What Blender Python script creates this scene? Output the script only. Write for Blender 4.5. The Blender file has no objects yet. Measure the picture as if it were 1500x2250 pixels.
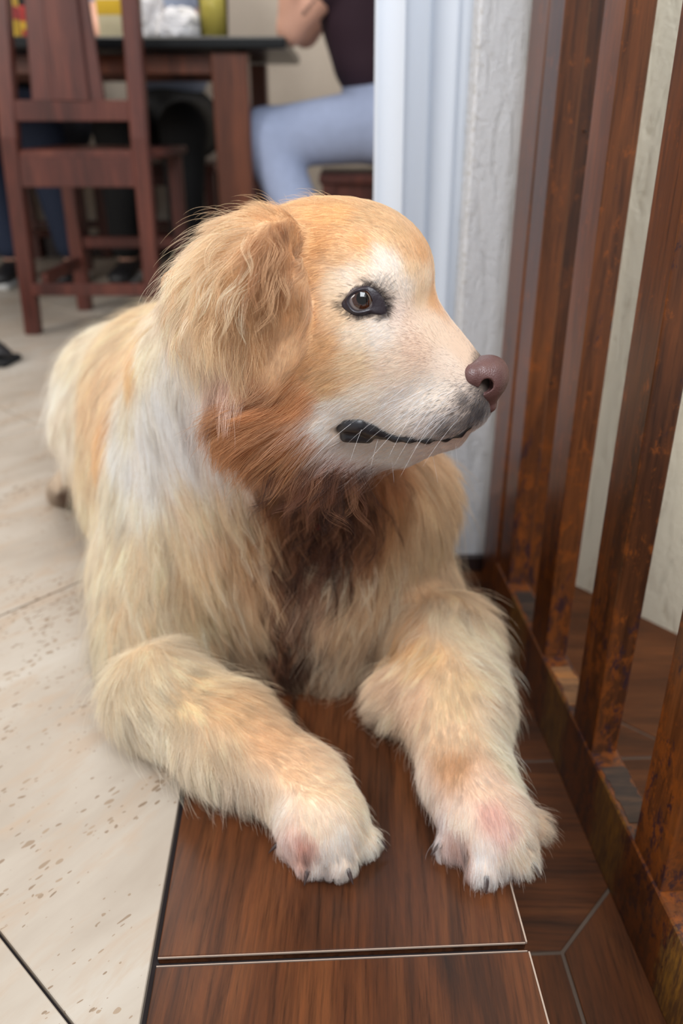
import bpy, bmesh, math, random, time
import numpy as np
from mathutils import Vector, Matrix, noise
from mathutils.bvhtree import BVHTree
from mathutils.kdtree import KDTree
T0 = time.time()
sc = bpy.context.scene
COL = sc.collection
rng = np.random.default_rng(7)
random.seed(7)

# ------------------------------------------------------------------ camera
FPX = 1790.0
PITCH = math.atan(0.489)
CP, SP = math.cos(PITCH), math.sin(PITCH)
CH = 0.60
cam = bpy.data.cameras.new('camera'); camo = bpy.data.objects.new('camera', cam); COL.objects.link(camo)
camo.location = (0, 0, CH); camo.rotation_euler = (math.pi/2 - PITCH, 0, 0)
cam.sensor_fit = 'VERTICAL'; cam.sensor_height = 36; cam.sensor_width = 24
cam.lens = FPX/2250*36; cam.clip_start = 0.02
cam.dof.use_dof = True; cam.dof.focus_distance = 0.655; cam.dof.aperture_fstop = 4.0
sc.camera = camo
# ------------------------------------------------------------------ world, light, exposure
sc.view_settings.view_transform = 'Standard'; sc.view_settings.look = 'None'
sc.view_settings.gamma = 1; sc.view_settings.use_curve_mapping = False
sc.view_settings.exposure = -0.06
w = bpy.data.worlds.new('world'); sc.world = w; w.use_nodes = True
bg = w.node_tree.nodes['Background']; bg.inputs[0].default_value = (0.97, 0.975, 1.0, 1); bg.inputs[1].default_value = 0.54
def area(name, loc, target, size, sizey, power, color):
    l = bpy.data.lights.new(name, 'AREA'); l.shape = 'RECTANGLE'; l.size = size; l.size_y = sizey
    l.energy = power; l.color = color
    o = bpy.data.objects.new(name, l); COL.objects.link(o); o.location = loc
    o.rotation_euler = (Vector(target)-Vector(loc)).to_track_quat('-Z', 'Y').to_euler(); return o
area('window_light', (-2.3, 0.45, 1.9), (-.1, .9, .25), 1.5, 1.3, 66, (1.0, 0.97, 0.93))
area('window_light', (.45, -.4, 2.0), (0.45, 1.3, .4), 1.2, 1.0, 60, (0.90, 0.95, 1.0))
area('overhead_light', (-.6, 3.0, 2.5), (-.6, 3.0, 0), 1.2, 1.2, 22, (1.0, 0.93, 0.84))  # unseen warm area light above the dining table, without a fixture
sc.cycles.max_bounces = 6; sc.cycles.diffuse_bounces = 4; sc.cycles.glossy_bounces = 3
sc.cycles.transmission_bounces = 6; sc.cycles.transparent_max_bounces = 8
sc.cycles.use_denoising = True; sc.cycles.use_adaptive_sampling = True; sc.cycles.adaptive_threshold = 0.02
sc.cycles_curves.shape = 'RIBBONS'; sc.cycles_curves.subdivisions = 2

# ------------------------------------------------------------------ picture geometry helpers: where a pixel lands in the place
def ray(px, py):
    v = py-1125.0
    return Vector((px-750.0, FPX*CP - v*SP, -(FPX*SP + v*CP)))
def atz(px, py, z=0.0):
    d = ray(px, py); return Vector((0, 0, CH)) + d*((z-CH)/d.z)
def aty(px, py, Y):
    d = ray(px, py); return Vector((0, 0, CH)) + d*(Y/d.y)
U_CAM = Vector((0, SP, CP)); R_CAM = Vector((1, 0, 0)); W_CAM = Vector((0, -CP, SP))

# ------------------------------------------------------------------ object helpers
def link(name, data, parent=None, mats=()):
    o = bpy.data.objects.new(name, data); COL.objects.link(o)
    if parent is not None: o.parent = parent
    for m in mats:
        if m: data.materials.append(m)
    return o
def empty(name, loc=(0, 0, 0)):
    o = bpy.data.objects.new(name, None); COL.objects.link(o); o.location = loc; o.empty_display_size = .05; return o
def tag(o, label=None, cat=None, group=None, kind=None):
    for k, v in (('label', label), ('category', cat), ('group', group), ('kind', kind)):
        if v: o[k] = v
    return o
def wparent(o, root):
    "parent keeping world coordinates (root carries only a location)"
    o.parent = root; o.location = -Vector(root.location); return o
def from_bm(name, bm, mat, parent=None, smooth=False):
    bmesh.ops.recalc_face_normals(bm, faces=bm.faces[:])
    me = bpy.data.meshes.new(name); bm.to_mesh(me); bm.free()
    if smooth: me.polygons.foreach_set('use_smooth', [True]*len(me.polygons))
    o = link(name, me, None, (mat,))
    if parent is not None: wparent(o, parent)
    return o
def bev(bm, w, seg=1):
    if w > 0: bmesh.ops.bevel(bm, geom=bm.edges[:], offset=w, segments=seg, affect='EDGES', profile=.6)
def bm_beam(p1, p2, wx, wy, side=Vector((1, 0, 0)), taper=1.0, bevel=.002, seg=1):
    "box from p1 to p2; wx along side, wy across"
    bm = bmesh.new(); p1 = Vector(p1); p2 = Vector(p2)
    z = (p2-p1).normalized(); x = (side - z*side.dot(z)).normalized(); y = z.cross(x)
    vs = []
    for p, k in ((p1, 1), (p2, taper)):
        for a, b in ((-1, -1), (1, -1), (1, 1), (-1, 1)):
            vs.append(bm.verts.new(p + x*(a*wx/2*k) + y*(b*wy/2*k)))
    for f in ((0, 1, 2, 3), (7, 6, 5, 4), (0, 4, 5, 1), (1, 5, 6, 2), (2, 6, 7, 3), (3, 7, 4, 0)):
        bm.faces.new([vs[i] for i in f])
    bev(bm, bevel, seg); return bm
def beam(name, p1, p2, wx, wy, mat, parent, **k):
    return from_bm(name, bm_beam(p1, p2, wx, wy, **k), mat, parent)
def prism(name, pts, z0, z1, mat, parent=None, bevel=.0012):
    "pts: list of (x,y) ccw, extruded z0..z1"
    bm = bmesh.new()
    a = [bm.verts.new((p[0], p[1], z0)) for p in pts]; b = [bm.verts.new((p[0], p[1], z1)) for p in pts]
    n = len(pts)
    bm.faces.new(a[::-1]); bm.faces.new(b)
    for i in range(n): bm.faces.new((a[i], a[(i+1) % n], b[(i+1) % n], b[i]))
    bev(bm, bevel)
    return from_bm(name, bm, mat, parent)
def lathe(name, prof, loc, mat, parent=None, n=24, smooth=True, axis=None):
    bm = bmesh.new(); rings = []
    for r, z in prof:
        rings.append([bm.verts.new((max(r, 1e-5)*math.cos(2*math.pi*i/n), max(r, 1e-5)*math.sin(2*math.pi*i/n), z)) for i in range(n)])
    for a, b in zip(rings, rings[1:]):
        for i in range(n): bm.faces.new((a[i], a[(i+1) % n], b[(i+1) % n], b[i]))
    bm.faces.new(rings[0][::-1]); bm.faces.new(rings[-1])
    M = Matrix.Translation(loc)
    if axis is not None: M = M @ Vector(axis).to_track_quat('Z', 'Y').to_matrix().to_4x4()
    bmesh.ops.transform(bm, matrix=M, verts=bm.verts[:])
    return from_bm(name, bm, mat, parent, smooth)

# ------------------------------------------------------------------ materials
def srgb(r, g, b):
    f = lambda c: (c/255/12.92 if c/255 <= .04045 else ((c/255+.055)/1.055)**2.4)
    return (f(r), f(g), f(b), 1)
class NT:
    def __init__(s, name):
        s.m = bpy.data.materials.new(name); s.m.use_nodes = True; s.t = s.m.node_tree
        s.b = s.t.nodes['Principled BSDF']; s.out = s.t.nodes['Material Output']
    def n(s, typ, **kw):
        nd = s.t.nodes.new(typ)
        for k, v in kw.items():
            if k.startswith('i_'): nd.inputs[k[2:].replace('_', ' ')].default_value = v
            else: setattr(nd, k, v)
        return nd
    def l(s, a, b): s.t.links.new(a, b)
    def coord(s, scale=(1, 1, 1), rot=(0, 0, 0), kind='Object', loc=(0, 0, 0)):
        c = s.n('ShaderNodeTexCoord'); m = s.n('ShaderNodeMapping')
        m.inputs['Scale'].default_value = scale; m.inputs['Rotation'].default_value = rot; m.inputs['Location'].default_value = loc
        s.l(c.outputs[kind], m.inputs['Vector']); return m.outputs[0]
    def noise(s, vec, scale, detail=4, rough=.55, dist=0):
        nd = s.n('ShaderNodeTexNoise'); nd.inputs['Scale'].default_value = scale; nd.inputs['Detail'].default_value = detail
        nd.inputs['Roughness'].default_value = rough; nd.inputs['Distortion'].default_value = dist
        if vec: s.l(vec, nd.inputs['Vector'])
        return nd.outputs[0]
    def ramp(s, fac, stops):
        r = s.n('ShaderNodeValToRGB'); e = r.color_ramp.elements
        while len(e) < len(stops): e.new(.5)
        for el, (p, c) in zip(e, stops): el.position = p; el.color = c if len(c) == 4 else (*c, 1)
        s.l(fac, r.inputs[0]); return r.outputs[0]
    def mix(s, fac, a, b, blend='MIX'):
        m = s.n('ShaderNodeMix'); m.data_type = 'RGBA'; m.blend_type = blend
        for v, i in ((fac, 0), (a, 6), (b, 7)):
            if isinstance(v, (int, float)): m.inputs[i].default_value = v
            elif isinstance(v, tuple): m.inputs[i].default_value = v
            else: s.l(v, m.inputs[i])
        return m.outputs[2]
    def bump(s, h, strength=.3, dist=.002):
        b = s.n('ShaderNodeBump'); b.inputs['Strength'].default_value = strength; b.inputs['Distance'].default_value = dist
        s.l(h, b.inputs['Height']); s.l(b.outputs[0], s.b.inputs['Normal']); return b
    def rnd(s):
        return s.n('ShaderNodeObjectInfo').outputs['Random']
BK = (0, 0, 0, 1); WH = (1, 1, 1, 1)
def m_plain(name, c, rough=.5, spec=.5, metal=0, bumpy=0, var=.06):
    k = NT(name); v = k.coord()
    n = k.noise(v, 40, 3)
    col = k.mix(n, tuple(x*(1-var) for x in c[:3])+(1,), tuple(min(1, x*(1+var)) for x in c[:3])+(1,))
    k.l(col, k.b.inputs['Base Color']); k.b.inputs['Roughness'].default_value = rough
    k.b.inputs['Specular IOR Level'].default_value = spec; k.b.inputs['Metallic'].default_value = metal
    if bumpy: k.bump(k.noise(v, 300, 3), bumpy, .001)
    return k.m
def m_wood(name, dark, mid, light, axis='Z', scale=1.0, rough=.28, rot=0.0, perobj=True, lightamt=.5, spec=.5, bump=.15):
    "long grain along an axis"
    k = NT(name)
    st = {'Z': (1, 1, .05), 'Y': (1, .05, 1), 'X': (.05, 1, 1)}[axis]
    v = k.coord(st, (0, 0, 0))
    if rot:
        c = k.n('ShaderNodeTexCoord'); r = k.n('ShaderNodeVectorRotate'); r.rotation_type = 'Z_AXIS'; r.inputs['Angle'].default_value = rot
        k.l(c.outputs['Object'], r.inputs['Vector']); m2 = k.n('ShaderNodeMapping'); m2.inputs['Scale'].default_value = st
        k.l(r.outputs[0], m2.inputs['Vector']); v = m2.outputs[0]
    if perobj:
        a = k.n('ShaderNodeVectorMath'); a.operation = 'ADD'; sc_ = k.n('ShaderNodeMath'); sc_.operation = 'MULTIPLY'; sc_.inputs[1].default_value = 37
        k.l(k.rnd(), sc_.inputs[0]); k.l(v, a.inputs[0]); k.l(sc_.outputs[0], a.inputs[1]); v = a.outputs[0]
    vw = k.n('ShaderNodeVectorMath'); vw.operation = 'MULTIPLY'; vw.inputs[1].default_value = {'Z': (1, 1, 2.6), 'Y': (1, 2.6, 1), 'X': (2.6, 1, 1)}[axis]; k.l(v, vw.inputs[0])
    n1 = k.noise(vw.outputs[0], 9*scale, 6, .62, .8); n2 = k.noise(v, (160 if scale < 2.3 or scale > 3 else 95)*scale, 5, .7); n3 = k.noise(v, 5*scale, 3, .6, 1.2)
    c1 = k.ramp(n1, [(.27, dark), (.5, mid), (.80, light)])
    c2 = k.ramp(n2, [(.30, (0.25, .22, .2, 1)), (.47, (.85, .85, .85, 1)), (.66, (1.25, 1.15, 1.05, 1))])
    c = k.mix(.8, c1, c2, 'MULTIPLY')
    c = k.mix(k.ramp(n3, [(.60, BK), (.70, (.75, .75, .75, 1))]), c, dark)
    k.l(c, k.b.inputs['Base Color']); k.b.inputs['Roughness'].default_value = rough
    k.b.inputs['Specular IOR Level'].default_value = spec
    k.bump(n2, bump, .0006)
    return k
def m_floorwood():
    k = m_wood('wood_look_tile', srgb(36, 23, 17), srgb(80, 45, 25), srgb(112, 67, 38), 'Y', 2.6, .30, rot=0.04, spec=.4)
    return k.m
def m_wornwood(name='worn_railing_wood', wear=1.0):
    k = m_wood(name, srgb(54, 29, 15), srgb(92, 51, 24), srgb(128, 74, 34), 'Z', 1.2, .3, perobj=True, spec=.5)
    base = k.b.inputs['Base Color'].links[0].from_socket
    v = k.coord((1, 1, .6))
    w1 = k.noise(v, 60, 9, .8, .2)
    worn = k.mix(k.noise(v, 220, 5, .7), srgb(150, 80, 26), srgb(74, 36, 16))
    # wear grows where nothing keeps feet and paws off: low on the railing
    geo = k.n('ShaderNodeNewGeometry'); sep = k.n('ShaderNodeSeparateXYZ'); k.l(geo.outputs['Position'], sep.inputs[0])
    mr = k.n('ShaderNodeMapRange'); mr.inputs[1].default_value = .40; mr.inputs[2].default_value = -.05; mr.inputs[3].default_value = .0; mr.inputs[4].default_value = .10*wear
    k.l(sep.outputs['Z'], mr.inputs[0])
    bv = k.n('ShaderNodeBevel'); bv.samples = 4; bv.inputs['Radius'].default_value = .006
    dt = k.n('ShaderNodeVectorMath'); dt.operation = 'DOT_PRODUCT'; k.l(bv.outputs[0], dt.inputs[0]); k.l(geo.outputs['Normal'], dt.inputs[1])
    ed_ = k.n('ShaderNodeMapRange'); ed_.inputs[1].default_value = 1.0; ed_.inputs[2].default_value = .75; ed_.inputs[3].default_value = 0; ed_.inputs[4].default_value = .10; k.l(dt.outputs['Value'], ed_.inputs[0])
    mz = k.n('ShaderNodeMapRange'); mz.inputs[1].default_value = .62; mz.inputs[2].default_value = .30; k.l(sep.outputs['Z'], mz.inputs[0])
    me_ = k.n('ShaderNodeMath'); me_.operation = 'MULTIPLY'; k.l(ed_.outputs[0], me_.inputs[0]); k.l(mz.outputs[0], me_.inputs[1])
    sm = k.n('ShaderNodeMath'); sm.operation = 'ADD'; k.l(me_.outputs[0], sm.inputs[0]); k.l(mr.outputs[0], sm.inputs[1]); mr = sm
    ad = k.n('ShaderNodeMath'); ad.operation = 'ADD'; k.l(w1, ad.inputs[0]); k.l(mr.outputs[0], ad.inputs[1])
    f = k.ramp(ad.outputs[0], [(.57, BK), (.63, (.8, .8, .8, 1))])
    c = k.mix(f, base, worn)
    w2 = k.noise(k.coord((1, 1, .4), loc=(4, 2, 7)), 48, 8, .8, .2)
    ad2 = k.n('ShaderNodeMath'); ad2.operation = 'ADD'; k.l(w2, ad2.inputs[0]); k.l(mr.outputs[0], ad2.inputs[1])
    f2 = k.ramp(ad2.outputs[0], [(.62, BK), (.66, (.85, .85, .85, 1))])
    c = k.mix(f2, c, srgb(40, 26, 34))
    k.l(c, k.b.inputs['Base Color'])
    return k.m
def m_travertine():
    k = NT('travertine_tile'); v = k.coord((1, 1, 1)); 
    c = k.n('ShaderNodeTexCoord'); r = k.n('ShaderNodeVectorRotate'); r.rotation_type = 'Z_AXIS'; r.inputs['Angle'].default_value = math.radians(-42-6)
    k.l(c.outputs['Object'], r.inputs['Vector'])
    m = k.n('ShaderNodeMapping'); m.inputs['Scale'].default_value = (.35, 1, 1); k.l(r.outputs[0], m.inputs['Vector']); va = m.outputs[0]
    cloud = k.noise(va, 7, 6, .6, .4)
    col = k.ramp(cloud, [(.3, srgb(154, 141, 127)), (.5, srgb(172, 161, 148)), (.7, srgb(184, 176, 165))])
    vein = k.noise(va, 22, 5, .65, .6)
    col = k.mix(k.ramp(vein, [(.50, BK), (.64, (.7, .7, .7, 1))]), col, srgb(170, 150, 130))
    # pits: elongated specks gathered in bands
    m2 = k.n('ShaderNodeMapping'); m2.inputs['Scale'].default_value = (.42, 1, 1); k.l(r.outputs[0], m2.inputs['Vector'])
    wrp = k.n('ShaderNodeVectorMath'); wrp.operation = 'ADD'
    nz = k.n('ShaderNodeTexNoise'); nz.inputs['Scale'].default_value = 60; k.l(m2.outputs[0], nz.inputs['Vector'])
    sc2 = k.n('ShaderNodeVectorMath'); sc2.operation = 'SCALE'; sc2.inputs['Scale'].default_value = .012; k.l(nz.outputs[1], sc2.inputs[0])
    k.l(m2.outputs[0], wrp.inputs[0]); k.l(sc2.outputs[0], wrp.inputs[1])
    vo = k.n('ShaderNodeTexVoronoi'); vo.inputs['Scale'].default_value = 215; k.l(wrp.outputs[0], vo.inputs['Vector'])
    sz = k.noise(va, 16, 4, .7)
    thr = k.n('ShaderNodeMapRange'); thr.inputs[1].default_value = .41; thr.inputs[2].default_value = .62; thr.inputs[3].default_value = 0.0; thr.inputs[4].default_value = .60
    k.l(sz, thr.inputs[0])
    rc = k.n('ShaderNodeSeparateColor'); k.l(vo.outputs['Color'], rc.inputs[0])
    mu = k.n('ShaderNodeMath'); mu.operation = 'MULTIPLY'; k.l(thr.outputs[0], mu.inputs[0]); k.l(rc.outputs[0], mu.inputs[1])
    lt = k.n('ShaderNodeMath'); lt.operation = 'LESS_THAN'; k.l(vo.outputs['Distance'], lt.inputs[0]); k.l(mu.outputs[0], lt.inputs[1])
    pc = k.mix(rc.outputs[1], srgb(130, 112, 94), srgb(154, 135, 115))
    col2 = k.mix(lt.outputs[0], col, pc)
    k.l(col2, k.b.inputs['Base Color']); k.b.inputs['Roughness'].default_value = .42; k.b.inputs['Specular IOR Level'].default_value = .35
    return k.m
def m_stucco(name, c1, c2, dirt, groove=1.0, edge_x=None):
    k = NT(name)
    v = k.coord((1, 1, .22)); v2 = k.coord()
    n1 = k.noise(v, 52, 6, .6, .9); fine = k.noise(v2, 420, 4, .7); mid = k.noise(v2, 120, 4, .65)
    g = k.ramp(n1, [(.36, BK), (.47, (.75, .75, .75, 1)), (.56, WH)])
    h = k.n('ShaderNodeMix'); h.data_type = 'FLOAT'; h.inputs[0].default_value = .5; k.l(g, h.inputs[2]); k.l(fine, h.inputs[3])
    h2 = k.n('ShaderNodeMix'); h2.data_type = 'FLOAT'; h2.inputs[0].default_value = .35; k.l(h.outputs[0], h2.inputs[2]); k.l(mid, h2.inputs[3])
    col = k.mix(k.noise(v2, 5, 4), c1, c2)
    dm = k.ramp(n1, [(.33, WH), (.42, BK)])
    dd = k.n('ShaderNodeMath'); dd.operation = 'MULTIPLY'; dd.inputs[1].default_value = .5 if edge_x is None else .12; k.l(dm, dd.inputs[0])
    col = k.mix(dd.outputs[0], col, dirt)
    if edge_x is not None:
        geo = k.n('ShaderNodeNewGeometry'); sep = k.n('ShaderNodeSeparateXYZ'); k.l(geo.outputs['Position'], sep.inputs[0])
        mr = k.n('ShaderNodeMapRange'); mr.inputs[1].default_value = edge_x; mr.inputs[2].default_value = edge_x+.03; mr.inputs[3].default_value = .30; mr.inputs[4].default_value = 0
        k.l(sep.outputs['X'], mr.inputs[0])
        ad = k.n('ShaderNodeMath'); ad.operation = 'ADD'; k.l(k.noise(v2, 150, 5, .7), ad.inputs[0]); k.l(mr.outputs[0], ad.inputs[1])
        col = k.mix(k.ramp(ad.outputs[0], [(.62, BK), (.78, (.7, .7, .7, 1))]), col, dirt)
    k.l(col, k.b.inputs['Base Color']); k.b.inputs['Roughness'].default_value = .75
    k.bump(h2.outputs[0], 1.0, .008*groove)
    return k.m
M = {}
M['beige'] = m_travertine()
M['woodtile'] = m_floorwood()
M['lowtile'] = m_wood('dark_wood_look_tile', srgb(40, 24, 14), srgb(84, 46, 22), srgb(118, 70, 36), 'X', 1.5, .42, rot=0.04, spec=.3).m
M['lowtile_y'] = m_wood('dark_wood_look_tile_long', srgb(40, 24, 14), srgb(84, 46, 22), srgb(118, 70, 36), 'Y', 1.5, .42, rot=0.04, spec=.3).m
M['grout_dark'] = m_plain('dark_grout', srgb(38, 28, 28), .8)
M['grout_light'] = m_plain('pale_grout', srgb(92, 76, 64), .8)
M['edge'] = m_plain('tile_body', srgb(170, 150, 135), .6)
M['rail'] = m_wornwood(); M['railbar'] = m_wornwood('scratched_bottom_rail')
M['darkwood'] = m_wood('chair_wood', srgb(52, 24, 20), srgb(84, 42, 34), srgb(112, 62, 48), 'Z', .8, .38).m
M['warmwood'] = m_wood('table_leg_wood', srgb(60, 28, 18), srgb(98, 52, 32), srgb(128, 72, 46), 'Z', .8, .35).m
M['granite'] = m_plain('black_granite', srgb(18, 20, 22), .3, .3)
M['stucco_w'] = m_stucco('white_stucco', srgb(232, 233, 236), srgb(220, 221, 226), srgb(158, 148, 126), 1.0, edge_x=.172)
M['stucco_c'] = m_stucco('cream_stucco', srgb(238, 229, 206), srgb(228, 219, 196), srgb(190, 176, 146), .6)
M['wall'] = m_plain('beige_wall_paint', srgb(205, 192, 176), .7)
M['baseboard'] = m_plain('dark_baseboard', srgb(46, 32, 30), .35)
M['patch_dark'] = m_wood('bare_patch_dark', srgb(26, 20, 18), srgb(58, 42, 34), srgb(96, 66, 44), 'X', 9, .6).m
M['patch_tan'] = m_wood('bare_patch_tan', srgb(74, 46, 28), srgb(136, 96, 62), srgb(178, 112, 48), 'X', 9, .6).m

# ------------------------------------------------------------------ setting
ZL = -0.15                      # the lower step
THK = .009
# upper floor: slab, beige tiles laid diagonally, a strip of wood-look tiles along the stair edge
L1, L2 = atz(411, 1701), atz(312, 2250); R1, R2 = atz(1114, 1957), atz(1194, 2250)
sd = ((L1-L2).normalized() + (R1-R2).normalized()).normalized(); sd.z = 0          # strip direction
sn = Vector((sd.y, -sd.x, 0))                                                       # to the right
jm = atz(740, 2097); s0 = jm.dot(sd)
lx = (L1.dot(sn)+L2.dot(sn))/2; rx = (R1.dot(sn)+R2.dot(sn))/2
def SP_(a, s): return (sn*a + sd*s).to_2d()
YW = atz(1030, 1247, ZL).y; xw = (1054-750)*YW/ray(1054, 0).y; FAR = YW-.002
floor = prism('floor', [SP_(rx-.002, -.8), SP_(rx-.002, FAR), (1.2, YW), (1.2, 5.2), (-3.2, 5.2), (-3.2, -.8)], -.30, -THK-.0005, M['grout_dark'], bevel=0)
tag(floor, kind='structure')
def clip(poly, n, c, keep_less=True):
    "Sutherland-Hodgman against n.p<=c"
    out = []; s = 1 if keep_less else -1
    for i in range(len(poly)):
        a, b = Vector(poly[i]), Vector(poly[(i+1) % len(poly)])
        da, db = s*(a.dot(n)-c), s*(b.dot(n)-c)
        if da <= 0: out.append(a)
        if da*db < 0: out.append(a+(b-a)*(da/(da-db)))
    return out
ang = math.radians(-47.5)
dA = Vector((math.sin(ang), math.cos(ang))); nA = Vector((dA.y, -dA.x))   # normal of the -47 lines
mA = Vector((-nA.y, nA.x))
p1 = atz(0, 2049).to_2d(); p2 = atz(156, 2250).to_2d(); cA = (p1.dot(nA)+p2.dot(nA))/2
q = atz(100, 1310).to_2d(); cB = q.dot(mA)
TS = .64
gap = .0016
n_t = 0
for i in range(-4, 9):
    for j in range(-6, 8):
        a0, a1 = cA+i*TS+gap, cA+(i+1)*TS-gap; b0, b1 = cB+j*TS+gap, cB+(j+1)*TS-gap
        poly = [nA*a0+mA*b0, nA*a1+mA*b0, nA*a1+mA*b1, nA*a0+mA*b1]
        full = poly
        for y0_, y1_, x1_ in ((FAR+.002, YW+.17, xw-.001), (YW+.17, 5.0, 1.15)):
            q_ = clip(full, sn.to_2d(), lx-.0028, False)
            for n_, c_, l_ in ((Vector((0, 1)), y0_, False), (Vector((0, 1)), y1_, True), (Vector((1, 0)), x1_, True)):
                if len(q_) > 2: q_ = clip(q_, n_, c_, l_)
            if len(q_) > 2: prism('tile', [tuple(p) for p in q_], -THK, 0, M['beige'], floor, .0008)
        poly = clip(poly, sn.to_2d(), lx-.0028)
        if len(poly) > 2: poly = clip(poly, Vector((1, 0)), -3.1, False)
        if len(poly) > 2: poly = clip(poly, Vector((0, 1)), 5.0)
        if len(poly) > 2: poly = clip(poly, Vector((0, 1)), -.7, False)
        if len(poly) < 3: continue
        cx = sum((p for p in poly), Vector((0, 0)))/len(poly)
        if cx.x > .4 : continue
        prism('tile', [tuple(p) for p in poly], -THK, 0, M['beige'], floor, .0008); n_t += 1
# beyond the end of the strip the dining room floor goes on to the right
TL = .62
for k_ in range(-3, 3):
    a = s0 + k_*TL + .0042; b = min(s0+(k_+1)*TL-.0042, FAR)
    if k_ < -1 or a > FAR: continue
    prism('wood_tile', [SP_(lx+.0022, a), SP_(rx+.004, a), SP_(rx+.004, b), SP_(lx+.0022, b)], -THK, 0, M['woodtile'], floor, .0009)
# pale raw edges along the joints of the strip
for k_ in (-1, 0):
    a = s0 + k_*TL + .0042; b = s0+(k_+1)*TL-.0042
    for (u, v) in (((rx+.0042, a), (rx+.0042, b)),):
        p, q2 = SP_(*u).to_3d(), SP_(*v).to_3d(); p.z = q2.z = -.0012
        beam('tile_edge', p, q2, .0013, .0022, M['edge'], floor, bevel=0)
for (y_, z_) in ((.0042+s0-.0006, 0), (s0-.0042+.0006, 0)):
    p, q2 = SP_(lx+.0025, y_).to_3d(), SP_(rx+.003, y_).to_3d(); p.z = q2.z = -.0009
    beam('tile_edge', p, q2, .0007, .0016, M['edge'], floor, bevel=0, side=sd)
tag(prism('trim_1', [SP_(rx-.0019, -.8), SP_(rx+.0035, -.8), SP_(rx+.0035, FAR), SP_(rx-.0019, FAR)], ZL-.01, -THK-.0004, M['lowtile_y'], bevel=0), 'dark wood-look riser below the edge of the upper floor', kind='structure')
# lower step, mitred tiles
lower = prism('lower_floor', [SP_(rx-.001, -.6), (1.6, -.6), (1.6, 1.9), (.0, 1.9), SP_(rx-.001, 1.3)], ZL-.12, ZL-.0018, M['grout_light'], bevel=0)
tag(lower, kind='structure')
zL = ZL
def pl(x, y): return atz(x, y, zL).to_2d()
A = pl(1235, 2092); B = pl(1337, 1955); dAB = (B-A).normalized()
sd2, sn2 = sd.to_2d(), sn.to_2d()
base_y = A.dot(sd2); yB = pl(1300, 1668).dot(sd2); xA = A.dot(sn2)
g2 = .0020
W1 = pl(1250, 1280); W2 = pl(1500, 1400); dW = (W2-W1).normalized(); nW = Vector((-dW.y, dW.x)); 
if nW.dot(Vector((0, 1))) < 0: nW = -nW
cW = W1.dot(nW)
D1 = pl(1115, 1472); D2 = pl(1465, 1634); dD = (D2-D1).normalized(); nD = Vector((-dD.y, dD.x))
if nD.y < 0: nD = -nD
cD = (D1.dot(nD)+D2.dot(nD))/2
nAB = Vector((-dAB.y, dAB.x))
big = [(-.05, -.5), (1.5, -.5), (1.5, 1.85), (-.05, 1.85)]
R_ = rx+.0045
def tileL(steps, mat):
    poly = [Vector(p) for p in big]
    for n, c, less in steps: poly = clip(poly, n, c, less)
    if len(poly) > 2: prism('wood_tile', [tuple(p) for p in poly], ZL-.0017, ZL, mat, lower, .0006)
cAB = A.dot(nAB)
tileL([(sn2, R_, False), (sn2, xA-g2, True), (sd2, base_y-g2, True)], M['lowtile_y'])
tileL([(sn2, R_, False), (sd2, base_y+g2, False), (sd2, yB-g2, True), (nAB, cAB+g2, False)], M['lowtile'])
tileL([(sn2, xA+g2, False), (nAB, cAB-g2, True)], M['lowtile_y'])
tileL([(sn2, R_, False), (sd2, yB+g2, False), (nD, cD-g2, True), (nAB, cAB+g2, False)], M['lowtile'])
tileL([(sn2, R_, False), (nD, cD+g2, False), (nAB, cAB+g2, False)], M['lowtile'])

# white stucco wall end facing the camera and the cream wall running off diagonally
inter_x = W1.x + (YW - W1.y)/dW.y*dW.x
wall_w = prism('wall_back', [(xw, YW), (inter_x+.03, YW), (inter_x+.03, YW+.16), (xw+.0, YW+.16)], ZL-.01, 2.6, M['stucco_w'], bevel=.004)
tag(wall_w, 'white grooved stucco wall end', kind='structure')
e2 = W1 + dW*1.6
wall_c = prism('wall_right', [(inter_x+.001, YW), tuple(e2), tuple(e2+nW*.12), (inter_x+.001+nW.x*.12, YW+nW.y*.12)], ZL-.01, 2.6, M['stucco_c'], bevel=0)
tag(wall_c, kind='structure')
tag(prism('baseboard_back', [(xw-.003, YW-.012), (inter_x-.004, YW-.012), (inter_x+.001, YW+.001), (xw-.003, YW+.001)], ZL, ZL+.028, M['baseboard'], bevel=.001), 'black baseboard under white stucco wall', kind='structure')
# dining room shell
tag(prism('wall_far', [(-3.2, 3.95), (1.2, 3.95), (1.2, 4.07), (-3.2, 4.07)], -.02, 2.6, M['wall'], bevel=0), kind='structure')
tag(prism('baseboard_far', [(-3.2, 3.93), (1.2, 3.93), (1.2, 3.95), (-3.2, 3.95)], 0, .10, M['baseboard'], bevel=.002), kind='structure')
tag(prism('wall_left', [(-3.3, -.8), (-3.2, -.8), (-3.2, 4.07), (-3.3, 4.07)], -.02, 2.6, M['wall'], bevel=0), kind='structure')

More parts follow.
